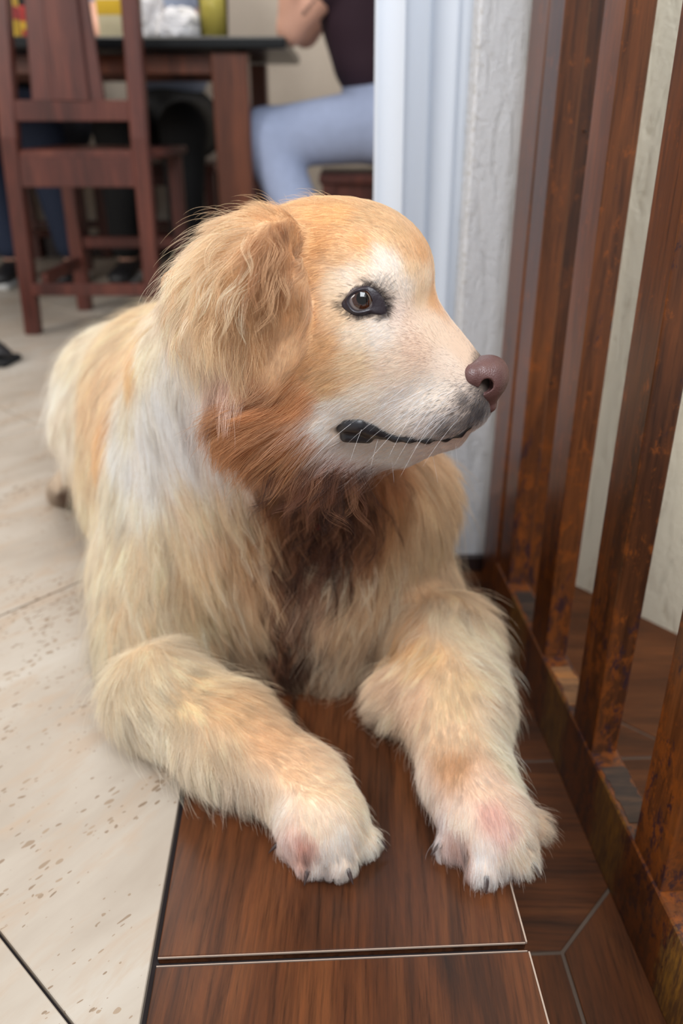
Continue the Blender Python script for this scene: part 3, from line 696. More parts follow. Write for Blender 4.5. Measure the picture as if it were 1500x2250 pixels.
# picture x, y of a tuft; flow of the hair; length cm; lift; clumping; curl; colour
G = [
 # muzzle
 (1010, 770, -1, -.7, .35, .25, 0, 0, (228, 204, 182)), (960, 725, -1, -.7, .45, .25, 0, 0, (236, 214, 192)), (900, 700, -1, -.5, .5, .25, 0, 0, (238, 216, 196)),
 (985, 800, -1, -.25, .45, .25, 0, 0, (240, 226, 212)), (910, 770, -1, -.05, .55, .25, 0, 0, (234, 208, 186)), (860, 800, -1, .1, .6, .25, 0, 0, (242, 222, 200)),
 (1020, 890, -.8, .6, .6, .3, .1, 0, (196, 186, 182)), (1040, 912, -.6, .8, .6, .35, .1, 0, (120, 112, 112)), (990, 930, -.6, .8, .7, .35, .15, 0, (170, 162, 160)),
 (970, 870, -1, .3, .55, .25, 0, 0, WT), (920, 880, -.9, .5, .6, .3, .1, 0, WT), (880, 890, -.8, .6, .7, .3, .1, 0, (246, 240, 232)), (940, 930, -.7, .7, .7, .3, .1, 0, (226, 220, 216)),
 (870, 930, -.8, .6, .6, .3, .1, 0, WT), (800, 880, -.9, .5, .7, .3, .05, 0, (246, 234, 216)), (740, 900, -.8, .7, .9, .3, .1, 0, WT), (715, 940, -.7, .8, 1.1, .35, .2, 0, WT),
 (780, 990, -.9, .5, .8, .4, .2, 0, (248, 240, 230)), (860, 1000, -.9, .4, .7, .4, .2, 0, WT), (950, 985, -.9, .5, .6, .4, .2, 0, (240, 226, 216)), (1010, 962, -.8, .5, .5, .4, .1, 0, (220, 200, 188)),
 # round the eye
 (790, 600, -.7, -.6, .6, .3, .05, 0, (246, 230, 206)), (855, 585, -.4, -.9, .7, .3, .1, 0, WT), (895, 630, -.5, -.9, .6, .3, .1, 0, WT), (880, 690, -.8, -.4, .5, .25, 0, 0, (244, 230, 222)),
 (840, 730, -1, .35, .6, .25, .05, 0, WT), (780, 735, -1, .45, .6, .25, .05, 0, (244, 228, 204)), (735, 680, -1, .3, .6, .25, 0, 0, (238, 206, 162)), (745, 620, -.9, -.3, .6, .25, 0, 0, (242, 220, 188)),
 # forehead and skull
 (905, 600, -.4, -.9, .6, .25, .05, 0, (236, 206, 162)), (900, 560, -.5, -.8, .7, .25, .05, 0, (226, 184, 132)), (925, 650, -.5, -.8, .5, .25, 0, 0, (238, 210, 172)), (835, 560, -.5, -.9, .8, .3, .1, 0, WT), (865, 600, -.3, -.9, .7, .3, .1, 0, WT), (840, 600, -.4, -.9, .6, .3, .1, 0, WT), (765, 610, -.8, -.4, .6, .25, .05, 0, WT), (730, 640, -.9, -.1, .6, .25, .05, 0, (240, 222, 192)), (800, 560, -.7, -.6, .6, .25, .05, 0, (224, 188, 140)), (750, 570, -.9, -.2, .7, .25, .05, 0, (222, 178, 122)), (850, 530, -.6, -.8, .7, .25, .05, 0, (224, 186, 136)), (690, 660, -1, .5, .7, .25, 0, 0, (212, 160, 104)),
 (930, 560, -.5, -.8, .6, .25, .05, 0, (228, 178, 120)), (880, 520, -.6, -.8, .7, .25, .05, 0, GOLD), (820, 480, -.9, -.4, .8, .25, .05, 0, GOLD), (740, 470, -1, -.1, .9, .3, .1, 0, (230, 178, 112)),
 (800, 540, -.8, -.6, .7, .25, .05, 0, (224, 164, 96)), (700, 540, -1, .2, .8, .25, .05, 0, (222, 162, 94)), (690, 610, -1, .4, .7, .25, 0, 0, (224, 168, 102)), (690, 700, -1, .5, .7, .25, 0, 0, (216, 152, 88)),
 (650, 460, -1, -.1, 1.6, .5, .2, .2, (232, 184, 124)), (940, 620, -.4, -.9, .5, .25, 0, 0, (240, 214, 180)), (950, 655, -.6, -.7, .4, .25, 0, 0, (214, 160, 110)),
 # cheek
 (720, 760, -1, .5, .8, .25, .05, 0, (226, 176, 116)), (780, 800, -1, .35, .8, .25, .05, 0, (238, 210, 168)), (720, 840, -.9, .6, 1.0, .3, .1, 0, (228, 184, 126)), (670, 800, -.9, .6, 1.0, .3, .1, 0, (218, 160, 98)),
 (660, 880, -.8, .7, 1.8, .35, .35, .1, (200, 130, 70)), (600, 900, -.9, .5, 2.8, .35, .5, .2, (180, 112, 60)), (520, 900, -1, .35, 3.2, .35, .5, .2, (184, 116, 62)), (500, 960, -.7, .8, 3.4, .35, .5, .2, (184, 116, 62)),
 (580, 980, -.5, .9, 3.4, .35, .55, .2, RED), (660, 980, -.5, .9, 3.0, .35, .5, .2, (182, 114, 60)), (740, 1030, -.4, .9, 3.0, .35, .55, .3, (150, 82, 44)), (640, 840, -.8, .7, 1.6, .3, .3, .1, (206, 140, 82)),
 # below the ear
 (520, 830, -.4, 1, 3.2, .3, .6, .4, (214, 178, 156)), (450, 850, -.3, 1, 3.6, .3, .6, .3, (236, 216, 206)), (410, 800, -.2, 1, 3.4, .3, .5, .2, (242, 226, 208)),
 # ear; shadow of the front fold painted in as dark brown tufts
 (625, 515, .1, 1, 1.6, .35, .6, .5, (132, 80, 46)), (645, 520, -.6, .4, .8, .3, .2, .1, (196, 140, 86)), (600, 580, -.1, 1, 2.2, .4, .7, .6, (184, 128, 78)), (618, 620, .0, 1, 1.8, .35, .7, .5, (150, 96, 58)), (575, 660, -.2, 1, 2.4, .4, .7, .5, (196, 142, 90)),
 (630, 560, .05, 1, .9, .3, .3, .2, (196, 132, 76)), (640, 660, .05, 1, 1.0, .25, .3, .2, (208, 150, 92)), (640, 760, -.15, 1, .7, .2, .2, 0, (228, 182, 130)), (605, 790, -.2, 1, .7, .2, .2, 0, (230, 186, 136)),
 (600, 640, -.15, 1, 2.4, .4, .6, .4, (202, 146, 90)), (600, 480, -.8, .1, 2.0, .5, .4, .3, (228, 178, 120)), (540, 500, -1, .35, 3.0, .55, .5, .3, (234, 196, 146)), (500, 560, -.9, .7, 3.6, .5, .6, .4, (234, 196, 146)),
 (450, 600, -.9, .6, 3.4, .5, .6, .5, (238, 208, 164)), (540, 620, -.5, 1, 3.2, .45, .65, .5, (226, 180, 124)), (480, 680, -.4, 1, 3.8, .4, .7, .5, (232, 194, 144)), (550, 720, -.1, 1, 3.0, .35, .65, .4, (212, 162, 106)),
 (510, 740, -.1, 1, 3.6, .35, .7, .5, (226, 188, 140)), (440, 720, -.2, 1, 3.6, .4, .6, .4, (236, 206, 168)), (470, 500, -1, .2, 2.8, .6, .4, .4, (236, 204, 160)), (420, 640, -.8, .6, 2.8, .4, .5, .4, (238, 210, 172)),
 # neck and shoulder
 (370, 800, -.15, 1, 3.2, .3, .4, .1, (248, 240, 224)), (320, 880, -.1, 1, 3.4, .3, .4, .1, (248, 240, 224)), (300, 980, 0, 1, 3.6, .3, .4, .1, (248, 240, 226)), (400, 920, .05, 1, 3.4, .3, .4, .1, (246, 236, 228)), (250, 1050, 0, 1, 3.4, .35, .4, .1, (240, 224, 192)),
 (460, 980, .1, 1, 3.4, .3, .4, .1, (246, 230, 218)), (400, 1060, .2, 1, 4, .35, .5, .1, (240, 212, 174)), (500, 1080, .25, 1, 4.5, .35, .55, .2, (238, 206, 166)), (360, 1180, .15, 1, 4.2, .35, .5, .1, (236, 212, 172)),
 (260, 1200, .1, 1, 3.6, .35, .4, .1, (234, 214, 178)), (440, 1250, .25, 1, 4.8, .35, .6, .2, (234, 202, 152)), (300, 1350, .3, 1, 4.2, .35, .5, .1, (230, 210, 172)), (420, 1400, .35, 1, 4.6, .35, .55, .2, (226, 198, 150)),
 (540, 1150, .25, 1, 5, .35, .6, .2, (226, 184, 132)), (520, 1300, .3, 1, 5.5, .35, .65, .25, (228, 190, 140)), (580, 1240, .3, 1, 5.2, .35, .65, .3, (218, 170, 118)), (540, 1420, .3, 1, 5.0, .35, .6, .3, (214, 176, 130)),
 (600, 1080, .2, 1, 4.5, .35, .6, .3, (196, 130, 76)), (240, 1450, .3, 1, 3.4, .4, .5, .1, (222, 206, 172)), (220, 1540, .5, .8, 3.0, .45, .5, .1, (206, 192, 162)),
 (270, 960, -.05, 1, 3.4, .3, .4, .1, (246, 238, 222)), (350, 1000, 0, 1, 3.4, .3, .4, .1, (246, 238, 226)), (440, 910, 0, 1, 3.4, .3, .4, .1, (244, 232, 224)), (290, 900, -.1, 1, 3.4, .3, .4, .1, (242, 226, 196)), (300, 1080, .05, 1, 3.6, .3, .4, .1, (242, 228, 202)), (480, 1030, .2, 1, 4, .35, .5, .1, (244, 226, 206)), (340, 760, -.3, 1, 3, .35, .35, .1, (246, 228, 196)),
 (310, 930, -.1, 1, 3.4, .3, .4, .1, (252, 248, 240)), (350, 880, -.1, 1, 3.4, .3, .4, .1, (252, 248, 240)), (300, 1010, 0, 1, 3.4, .3, .4, .1, (250, 245, 234)), (380, 960, 0, 1, 3.4, .3, .4, .1, (250, 244, 236)),
 # chest
 (660, 1070, .2, 1, 4.0, .4, .7, .6, (136, 74, 42)), (720, 1090, .1, 1, 4.0, .45, .75, .8, (98, 52, 32)), (700, 1160, -.1, 1, 4.5, .4, .75, .8, (104, 56, 38)), (770, 1090, -.1, 1, 4.0, .4, .75, .6, (124, 68, 38)),
 (820, 1070, -.2, 1, 3.6, .4, .65, .5, (156, 90, 48)), (790, 1180, -.1, 1, 4.6, .35, .7, .5, (170, 112, 70)), (860, 1090, -.1, 1, 4, .35, .6, .3, (204, 146, 90)), (920, 1080, 0, 1, 4, .35, .5, .2, (226, 186, 134)),
 (650, 1200, .1, 1, 5, .35, .7, .6, (160, 106, 72)), (620, 1300, 0, 1, 5, .35, .7, .6, (110, 66, 44)), (640, 1400, 0, 1, 5, .35, .7, .5, (84, 50, 34)), (600, 1480, .1, 1, 4, .35, .6, .4, (100, 68, 46)),
 (690, 1260, -.05, 1, 5, .35, .6, .3, (202, 156, 118)), (720, 1350, -.05, 1, 5, .35, .6, .2, (226, 186, 142)), (790, 1300, -.05, 1, 5, .35, .6, .2, (228, 188, 138)), (760, 1440, -.15, 1, 5, .4, .6, .2, (218, 180, 134)),
 (860, 1200, 0, 1, 4.6, .35, .5, .2, (228, 188, 136)), (860, 1330, -.2, 1, 4.6, .4, .5, .2, (214, 172, 124)), (930, 1180, .1, 1, 4.4, .4, .5, .2, (230, 196, 148)), (690, 1450, 0, 1, 4.5, .4, .6, .3, (196, 154, 112)),
 (940, 1280, .1, 1, 4, .4, .5, .2, (220, 184, 138)), (900, 1400, -.1, 1, 3, .4, .5, .2, (222, 168, 106)),
 (680, 1040, .3, 1, 3.6, .4, .7, .6, (120, 66, 38)), (700, 1120, .1, 1, 4.2, .5, .8, 1.0, DK), (740, 1130, 0, 1, 4.2, .5, .8, .9, (84, 44, 28)), (660, 1140, .1, 1, 4.2, .45, .7, .7, (118, 66, 40)), (750, 1200, -.2, 1, 4.4, .45, .8, .9, (120, 70, 46)),
 (820, 1130, -.2, 1, 4.0, .4, .65, .5, (172, 108, 62)), (700, 1220, 0, 1, 4.5, .4, .7, .5, (150, 98, 70)), (620, 1250, .1, 1, 4.6, .35, .7, .6, (92, 54, 38)), (640, 1340, .0, 1, 4.6, .35, .7, .6, DK), (610, 1430, .0, 1, 4.6, .35, .7, .5, (84, 52, 36)), (770, 1050, -.1, 1, 3.6, .4, .65, .5, (128, 68, 38)), (850, 1040, -.2, 1, 3, .4, .6, .3, (176, 110, 62)),
 # back, hip, hind foot
 (330, 700, -.9, .0, 3, .35, .35, .1, (240, 206, 156)), (260, 730, -.9, .2, 3, .35, .35, .1, (238, 208, 164)), (190, 760, -.8, .5, 3, .35, .35, .1, (240, 220, 186)), (130, 850, -.3, 1, 3, .4, .35, .1, (242, 228, 202)),
 (300, 780, -.6, .7, 3, .3, .35, .1, (232, 186, 128)), (220, 870, -.3, 1, 3, .3, .35, .1, (228, 190, 142)), (170, 900, -.2, 1, 3, .3, .35, .1, (240, 222, 192)), (140, 980, 0, 1, 3, .35, .35, .1, (238, 222, 196)),
 (200, 1000, 0, 1, 3, .3, .35, .1, (232, 204, 162)), (190, 1120, 0, 1, 3, .35, .4, .1, (238, 216, 178)), (112, 1060, -.2, 1, 1.6, .3, .3, 0, (224, 204, 176)), (130, 1050, -.2, 1, 1.6, .3, .3, 0, (220, 196, 164)), (140, 1090, .1, 1, .6, .3, .3, 0, (92, 66, 50)), (165, 1070, .1, 1, 1.6, .3, .3, 0, (214, 190, 156)), (230, 950, -.2, 1, 3, .3, .35, .1, (230, 180, 120)),
 # near foreleg
 (330, 1500, .5, .8, 3.0, .35, .45, .1, (226, 206, 168)), (400, 1520, .8, .6, 2.2, .3, .4, .1, (230, 200, 150)), (500, 1560, .8, .6, 1.7, .3, .35, .1, (228, 188, 134)), (580, 1620, .7, .7, 1.4, .3, .35, .1, (226, 182, 130)),
 (330, 1600, .4, 1, 2.8, .5, .5, .1, (216, 200, 170)), (420, 1650, .3, 1, 3.2, .5, .55, .2, (226, 206, 172)), (500, 1700, .3, 1, 3.0, .5, .55, .2, (228, 206, 174)), (480, 1630, .6, .9, 2.4, .4, .45, .1, (230, 202, 160)),
 (580, 1730, .3, 1, 2.0, .4, .45, .1, (232, 208, 176)), (640, 1680, .6, .8, 1.1, .3, .3, .1, (230, 192, 146)), (700, 1720, .5, .9, 1.0, .3, .3, .1, (234, 204, 164)), (620, 1780, .0, 1, 1.4, .3, .35, .1, (240, 222, 202)),
 (700, 1800, .2, 1, 1.1, .3, .35, .1, (242, 222, 196)), (630, 1850, -.2, 1, 1.3, .35, .4, .1, (236, 206, 192)), (665, 1865, .0, 1, 1.4, .35, .5, .2, (204, 146, 126)), (740, 1860, .1, 1, 1.3, .35, .4, .1, (246, 236, 222)),
 (800, 1800, .7, .9, 1.4, .4, .4, .1, (244, 228, 200)), (780, 1750, .8, .5, 1.2, .35, .35, .1, (240, 218, 184)), (700, 1900, .0, 1, 1.0, .35, .4, .1, (240, 228, 216)), (800, 1870, .4, 1, 1.2, .4, .4, .1, (246, 234, 214)),
 # far foreleg
 (980, 1370, .2, 1, 2.8, .4, .5, .1, (234, 212, 176)), (930, 1440, -.1, 1, 2.0, .3, .35, .1, (234, 194, 136)), (1050, 1440, .6, .7, 2.8, .45, .5, .1, (238, 216, 182)), (1000, 1520, .1, 1, 1.6, .3, .3, .1, (236, 208, 162)),
 (900, 1520, -.3, 1, 2.0, .35, .4, .1, (230, 194, 156)), (1080, 1560, .7, .7, 2.4, .45, .45, .1, (238, 218, 186)), (1000, 1620, .2, 1, 1.4, .3, .3, .1, (234, 204, 164)), (910, 1640, -.3, 1, 1.8, .4, .4, .1, (232, 206, 176)),
 (1100, 1650, .8, .7, 2.2, .45, .45, .1, (238, 220, 188)), (1000, 1670, .2, 1, 1.3, .35, .35, .2, (206, 158, 110)), (940, 1740, -.2, 1, 1.8, .4, .4, .1, (234, 208, 184)), (1060, 1720, .4, .9, 1.2, .3, .35, .1, (236, 208, 180)),
 (970, 1810, -.3, 1, 1.6, .4, .5, .2, (240, 224, 216)), (1020, 1800, -.05, 1, 1.3, .3, .35, .1, (240, 220, 200)), (1010, 1860, -.1, 1, 1.5, .4, .5, .3, (206, 170, 156)), (1080, 1790, .2, 1, 1.1, .3, .3, .1, (232, 186, 170)),
 (1060, 1880, .0, 1, 1.6, .35, .45, .2, (246, 238, 230)), (1110, 1830, .3, 1, 1.3, .35, .4, .1, (236, 202, 188)), (1140, 1870, .5, .9, 1.6, .4, .45, .1, (246, 230, 204)), (1130, 1770, .8, .5, 1.6, .4, .4, .1, (240, 216, 190)),
 (1180, 1800, 1, .2, 1.8, .4, .45, .1, (238, 210, 176)), (1080, 1930, .1, 1, 1.4, .4, .5, .2, (240, 230, 220)), (850, 1560, -.8, .5, 2.8, .5, .5, .2, (230, 202, 166)), (870, 1480, -.6, .8, 2.6, .45, .5, .2, (226, 190, 150)),
]
def lin(c):
    k_ = max(0, min(1, (c[0]-170)/60))
    a_ = np.array(srgb(c[0], c[1], min(255, c[2]*(1+.02*k_)))[:3], F32)**.74
    return a_*.88+a_.mean()*.12
GP, GN, GD, GV, GC = [], [], [], [], []
def grad(p):
    p = np.asarray(p, F32); e = .0025
    o = np.stack([dogf(p+np.array(v, F32)) - dogf(p-np.array(v, F32)) for v in ((e, 0, 0), (0, e, 0), (0, 0, e))], 1)
    return o/(np.linalg.norm(o, axis=1, keepdims=True)+1e-9)
miss = []
for g in G:
    p = cast(g[0], g[1])
    if p is None: miss.append(g[:2]); continue
    n = Vector(grad(np.array([p]))[0])
    d = R_CAM*g[2] - U_CAM*g[3]; d = (d - n*d.dot(n)).normalized()
    ent = [(p, n, d)]
    if (p-HC).length < .15 and p.z > .3:     # the head is alike on both sides
        s = (p-HC).dot(HN)
        if s > .012:
            q = mirror(p); f = lambda v: v - HN*(2*v.dot(HN)); ent.append((q, f(n), f(d)))
    for a, b, c in ent:
        GP.append(a); GN.append(b); GD.append(c); GV.append((g[4], g[5], g[6], g[7])); GC.append(lin(g[8]))
print('guides', len(GP), 'missed', miss)
# the side away from the picture: plain cream to golden coat running back along the body
for p, d, L, c in (((.12, 1.05, .2), (-.3, .6, -.7), 4, CR), ((.1, 1.25, .2), (-.3, .6, -.7), 4, LG), ((-.05, 1.3, .33), (-.5, .8, 0), 3.5, LG), ((-.2, 1.5, .2), (0, .2, -1), 3.5, CR),
                   ((-.45, 1.35, .1), (0, .2, -1), 3, CR), ((.12, .95, .05), (0, .2, -1), 4, CR), ((-.05, .85, .03), (0, -.3, -1), 3, BR), ((-.1, 1.0, .34), (-.3, .9, -.2), 4, LG)):
    GP.append(Vector(p)); n = Vector(grad(np.array([p]))[0]); GN.append(n); d = Vector(d); GD.append((d-n*d.dot(n)).normalized()); GV.append((L, .35, .4, .1)); GC.append(lin(c))
GP, GN, GD, GV, GC = [np.array(a, F32) for a in (GP, GN, GD, GV, GC)]
def params(P_, N_):
    out = [np.zeros((len(P_), k), F32) for k in (3, 4, 3)]
    for i in range(0, len(P_), 20000):
        p, n = P_[i:i+20000], N_[i:i+20000]
        d2 = (p*p).sum(1)[:, None] + (GP*GP).sum(1)[None] - 2*p@GP.T
        d2 = np.maximum(d2, 0) + (.035**2)*2*np.maximum(0, 1-n@GN.T)
        w_ = 1/(d2+.006**2)**2.0
        w_ /= w_.sum(1, keepdims=True)
        w2 = 1/(d2+.010**2)**2.5; w2 /= w2.sum(1, keepdims=True)
        out[0][i:i+20000] = w_@GD; out[1][i:i+20000] = w_@GV; out[2][i:i+20000] = w2@GC
    return out
mk = NT('coat_skin')
at_ = mk.n('ShaderNodeAttribute'); at_.attribute_name = 'col'
mk.l(mk.mix(.8, at_.outputs['Color'], srgb(240, 220, 200), 'MULTIPLY'), mk.b.inputs['Base Color']); mk.b.inputs['Roughness'].default_value = .8; mk.b.inputs['Specular IOR Level'].default_value = .1
body = sdf_mesh('body', dogf, (-.75, .38, -.03), (.42, 1.6, .62), .0032, (mk.m,), DOG)
me = body.data; nvert = len(me.vertices)
V = np.empty(nvert*3, F32); me.vertices.foreach_get('co', V); V = V.reshape(-1, 3)
VN = np.empty(nvert*3, F32); me.vertices.foreach_get('normal', VN); VN = VN.reshape(-1, 3)
if (VN*grad(V[:2000]).mean(0)).sum() is None: pass
pd, pv, pc = params(V, VN)
print('body', nvert, time.time()-T0)
VW = V   # body mesh coordinates are world coordinates (its parent carries only a location)
quads = np.empty(len(me.polygons)*4, np.int32); me.loops.foreach_get('vertex_index', quads); quads = quads.reshape(-1, 4)
qa = np.linalg.norm(np.cross(V[quads[:, 2]]-V[quads[:, 0]], V[quads[:, 3]]-V[quads[:, 1]]), axis=1)/2
qc = V[quads].mean(1); qn = VN[quads].mean(1); qlen = pv[quads].mean(1)[:, 0]
view = np.array((0, 0, CH), F32)-qc; view /= np.linalg.norm(view, axis=1, keepdims=True)
facing = (view*qn).sum(1)
dens = np.clip(130/np.maximum(qlen, .3)**1.0, 34, 230)*1e4
dens = np.where(facing < -.35, dens*.35, dens)
dens[(qc[:, 2] < .006) & (qn[:, 2] < -.6)] = 0
# bare places: eyes, nose, lips
NOSE_C = hp(1060, 838, 0)
EYE_LOOP = [(762, 660), (770, 647.5), (785, 639.5), (800, 635.5), (808, 637), (815, 646), (820, 658), (822, 668), (819, 676), (811, 680.5), (799, 684), (785, 686), (773, 681), (765, 670)]
LID_OUT = [(749, 670), (761, 652), (782, 635), (804, 628), (818, 632), (832, 643), (842, 656), (848, 673), (850, 688), (843, 696), (832, 691), (817, 689), (796, 694), (778, 693), (762, 683)]
def cast0(px, py):
    d = np.array(ray(px, py).normalized(), F32); o = np.array((0, 0, CH), F32); t = .3
    for _ in range(90):
        v = float(dogf0((o+d*t)[None])[0])
        if v < .0003: break
        t += max(v*.8, .0003)
    return Vector(o+d*t)
EL = [cast0(*p) for p in EYE_LOOP]; EO = [cast0(*p) for p in LID_OUT]
midl = [cast0(832, 668), cast0(838, 682), cast0(828, 655), cast0(842, 690)]
BALD = [(EC, ER+.0008), (EC2, ER+.0008), (NOSE_C, .0150), (hp(1085, 850, 0), .013)] + [(p, .0028) for p in EL+midl] + [(mirror(p), .0028) for p in EL+midl]
for i, (a, b) in enumerate(zip(MP, MP2)):
    r = .0056
    if i < 4: BALD += [(a, r), (b, r)]
DARKEN = [(p, .0024, .9) for p in EO+midl] + [(cast0(x, y), r, k) for x, y, r, k in ((850, 668, .0045, .35), (838, 643, .004, .4), (800, 622, .003, .2), (745, 668, .0025, .35))]
DARKEN += [(p, .0045, .9) for p in MP[:5]] + [(p, .0024, .75) for p in MP[5:]] + [(cast0(x, y), .005, k) for x, y, k in ((1022, 880, .55), (1045, 895, .6), (1058, 908, .7), (1030, 925, .4))]
DARKEN += [(mirror(p), r, k) for p, r, k in DARKEN]
DARKEN += [(cast0(x, y), .0042, k) for x, y, k in ((1024, 1882, .6), (1020, 1862, .4), (1103, 1912, .35), (1158, 1858, .3), (668, 1882, .5), (716, 1905, .4), (770, 1882, .35))]  # dark hairs and shaded slits between the toes, painted into the coat colour
DARKC = lin((34, 28, 30))
def darken(P_, C_):
    C_ = C_.copy()
    w_ = np.clip(2.2-np.linalg.norm(P_-np.array(NOSE_C, F32), axis=1)/.0125, 0, 1)[:, None]; C_ = C_*(1-w_*.92)+DARKC*w_*.92  # skin round the nose blackened, standing in for the dark inside the nostrils
    for p, r, k in DARKEN:
        d = np.linalg.norm(P_-np.array(p, F32), axis=1)/r
        w_ = (k*np.clip(1.6-d, 0, 1))[:, None]
        C_ = C_*(1-w_)+DARKC*w_
    return C_
pc = darken(V, pc)
ca = me.attributes.new('col', 'FLOAT_COLOR', 'POINT')
ca.data.foreach_set('color', np.concatenate([pc, np.ones((nvert, 1), F32)], 1).ravel())
def hair_object(name, P_, R0, C_, mats, parent, tip=.25):
    "P_: strands x points x 3 world, R0 radius, C_ colours"
    n, k = P_.shape[:2]
    hc = bpy.data.hair_curves.new(name); hc.add_curves([k]*n)
    org = np.array(parent.location, F32) if parent is not None else np.zeros(3, F32)
    hc.attributes['position'].data.foreach_set('vector', P_.astype(F32).reshape(-1))
    ra = hc.attributes.new('radius', 'FLOAT', 'POINT')
    prof = np.linspace(1, 0, k)**.6*(1-tip)+tip; prof[-1] *= .35
    ra.data.foreach_set('value', (np.asarray(R0)[:, None]*prof[None]).astype(F32).ravel())
    ca = hc.attributes.new('col', 'FLOAT_COLOR', 'CURVE')
    ca.data.foreach_set('color', np.concatenate([C_, np.ones((n, 1))], 1).astype(F32).ravel())
    hc.update_tag()
    return wparent(link(name, hc, None, mats), parent)
def hair_mat(name, rough=.55, spec=.25, trans=.35):
    k = NT(name); a = k.n('ShaderNodeAttribute'); a.attribute_name = 'col'
    k.l(a.outputs['Color'], k.b.inputs['Base Color']); k.b.inputs['Roughness'].default_value = rough; k.b.inputs['Specular IOR Level'].default_value = spec
    tr = k.n('ShaderNodeBsdfTranslucent'); k.l(a.outputs['Color'], tr.inputs[0]); mx = k.n('ShaderNodeMixShader'); mx.inputs[0].default_value = trans
    k.l(k.b.outputs[0], mx.inputs[1]); k.l(tr.outputs[0], mx.inputs[2]); k.l(mx.outputs[0], k.out.inputs[0]); return k.m
HM = hair_mat('coat_hair')
for c, r in BALD:
    dens[np.linalg.norm(qc-np.array(c, F32), axis=1) < r] = 0
cnt = rng.poisson(dens*qa)
fi = np.repeat(np.arange(len(quads)), cnt); N = len(fi)
u = rng.random((N, 1)).astype(F32); v = rng.random((N, 1)).astype(F32)
def bil(A_):
    q = A_[quads[fi]]; return (q[:, 0]*(1-u)*(1-v)+q[:, 1]*u*(1-v)+q[:, 2]*u*v+q[:, 3]*(1-u)*v)
RP_ = bil(V); RN = bil(VN); RN /= np.linalg.norm(RN, axis=1, keepdims=True)
fd, fv, fc = params(RP_, RN); fc = darken(RP_, fc)
print('strands', N, time.time()-T0)
def tangent(d, n):
    d = d-(d*n).sum(1, keepdims=True)*n; return d/(np.linalg.norm(d, axis=1, keepdims=True)+1e-6)
K = 8
def nz3(P_, f, seed):
    "cheap smooth vector noise"
    r = np.random.default_rng(seed); o = np.zeros((len(P_), 3), F32)
    for i in range(5):
        k = r.normal(size=(3, 3))*f*(1+.5*i); ph = r.random(3)*6.28
        o += np.sin(P_@k.T.astype(F32)+ph.astype(F32))/(1+.4*i)
    return o.astype(F32)/2.2
LS = 1+.30*np.clip((fv[:, 0]-1.2)/1.5, 0, 1)
L = (fv[:, 0]*.01)*LS*(.62+.5*rng.random(N)).astype(F32)
fly = (rng.random(N) < .035) & (fv[:, 0] > 1.3)
L = np.where(fly, L*1.35, L)
wob = nz3(RP_, 28, 3)*.42 + nz3(RP_, 110, 4)*.16
fl = tangent(fd/(np.linalg.norm(fd, axis=1, keepdims=True)+1e-6) + wob*np.clip(fv[:, :1]*.35, .25, 1.0), RN)
fl = tangent(fl + rng.normal(size=(N, 3)).astype(F32)*.10, RN)
lift = fv[:, 1]*(.7+.6*rng.random(N)); lift = np.where(fly, lift*1.9, lift)
# clumps
cden = np.clip(2.6/np.maximum(qlen, .6), .35, 4)*1e4*qa
ncl = rng.poisson(cden)
sel = np.repeat(np.arange(len(quads)), ncl)
cp = qc[sel] + rng.normal(size=(len(sel), 3)).astype(F32)*.0008
kd = KDTree(len(cp))
for i, p in enumerate(cp.tolist()): kd.insert(p, i)
kd.balance()
find = kd.find
ci = np.fromiter((find(p)[1] for p in RP_.tolist()), np.int32, N)
print('clumps', len(cp), time.time()-T0)
cn = qn[sel]; cn = cn/np.linalg.norm(cn, axis=1, keepdims=True)
cd, cv, cc = params(cp, cn)
cw = nz3(cp, 28, 3)*.42 + nz3(cp, 110, 4)*.16
cfl = tangent(cd/(np.linalg.norm(cd, axis=1, keepdims=True)+1e-6)+cw*np.clip(cv[:, :1]*.35, .25, 1.0)+rng.normal(size=cp.shape).astype(F32)*.16, cn)
cL = cv[:, 0]*.01*(1+.30*np.clip((cv[:, 0]-1.2)/1.5, 0, 1))*(.8+.35*rng.random(len(cp))).astype(F32); clift = cv[:, 1]*(.75+.5*rng.random(len(cp)))
down = np.array((0, 0, -1), F32)
def path(P0, n, f, L_, lift_, curl, seedph, grav=.35):
    out = np.zeros((len(P0), K, 3), F32); out[:, 0] = P0 - n*.0005
    side = np.cross(n, f); p = out[:, 0].copy()
    lf = np.clip(L_*18, 0, 1)[:, None]
    for j in range(1, K):
        s = j/(K-1)
        a = (lift_*(1.25-s*1.15))[:, None]
        dd = f*np.cos(a)+n*np.sin(a)+down*(grav*s*lf)
        ph = seedph[:, None]+s*(5.5+2*curl[:, None])
        dd = dd + side*np.sin(ph)*curl[:, None]*.9 + n*np.cos(ph)*curl[:, None]*.35
        dd /= np.linalg.norm(dd, axis=1, keepdims=True)
        p = p+dd*(L_/(K-1))[:, None]; out[:, j] = p
    return out
cpath = path(cp, cn, cfl, cL, clift, cv[:, 3], rng.random(len(cp)).astype(F32)*6.28)
S = path(RP_, RN, fl, L, lift, fv[:, 3]*.5, rng.random(N).astype(F32)*6.28)
s_ = np.linspace(0, 1, K, dtype=F32)[None, :, None]
cl = (np.where(fly, .1, fv[:, 2])*(.6+.6*rng.random(N)))[:, None, None]*s_**1.3
ratio = (L/np.maximum(cL[ci], 1e-4))[:, None, None]
tgt = cpath[ci]
# follow the clump at the strand's own length
tgt = tgt[:, :1]+(tgt-tgt[:, :1])*np.clip(ratio, .6, 1.15)
S = S*(1-np.clip(cl, 0, .93)) + tgt*np.clip(cl, 0, .93)
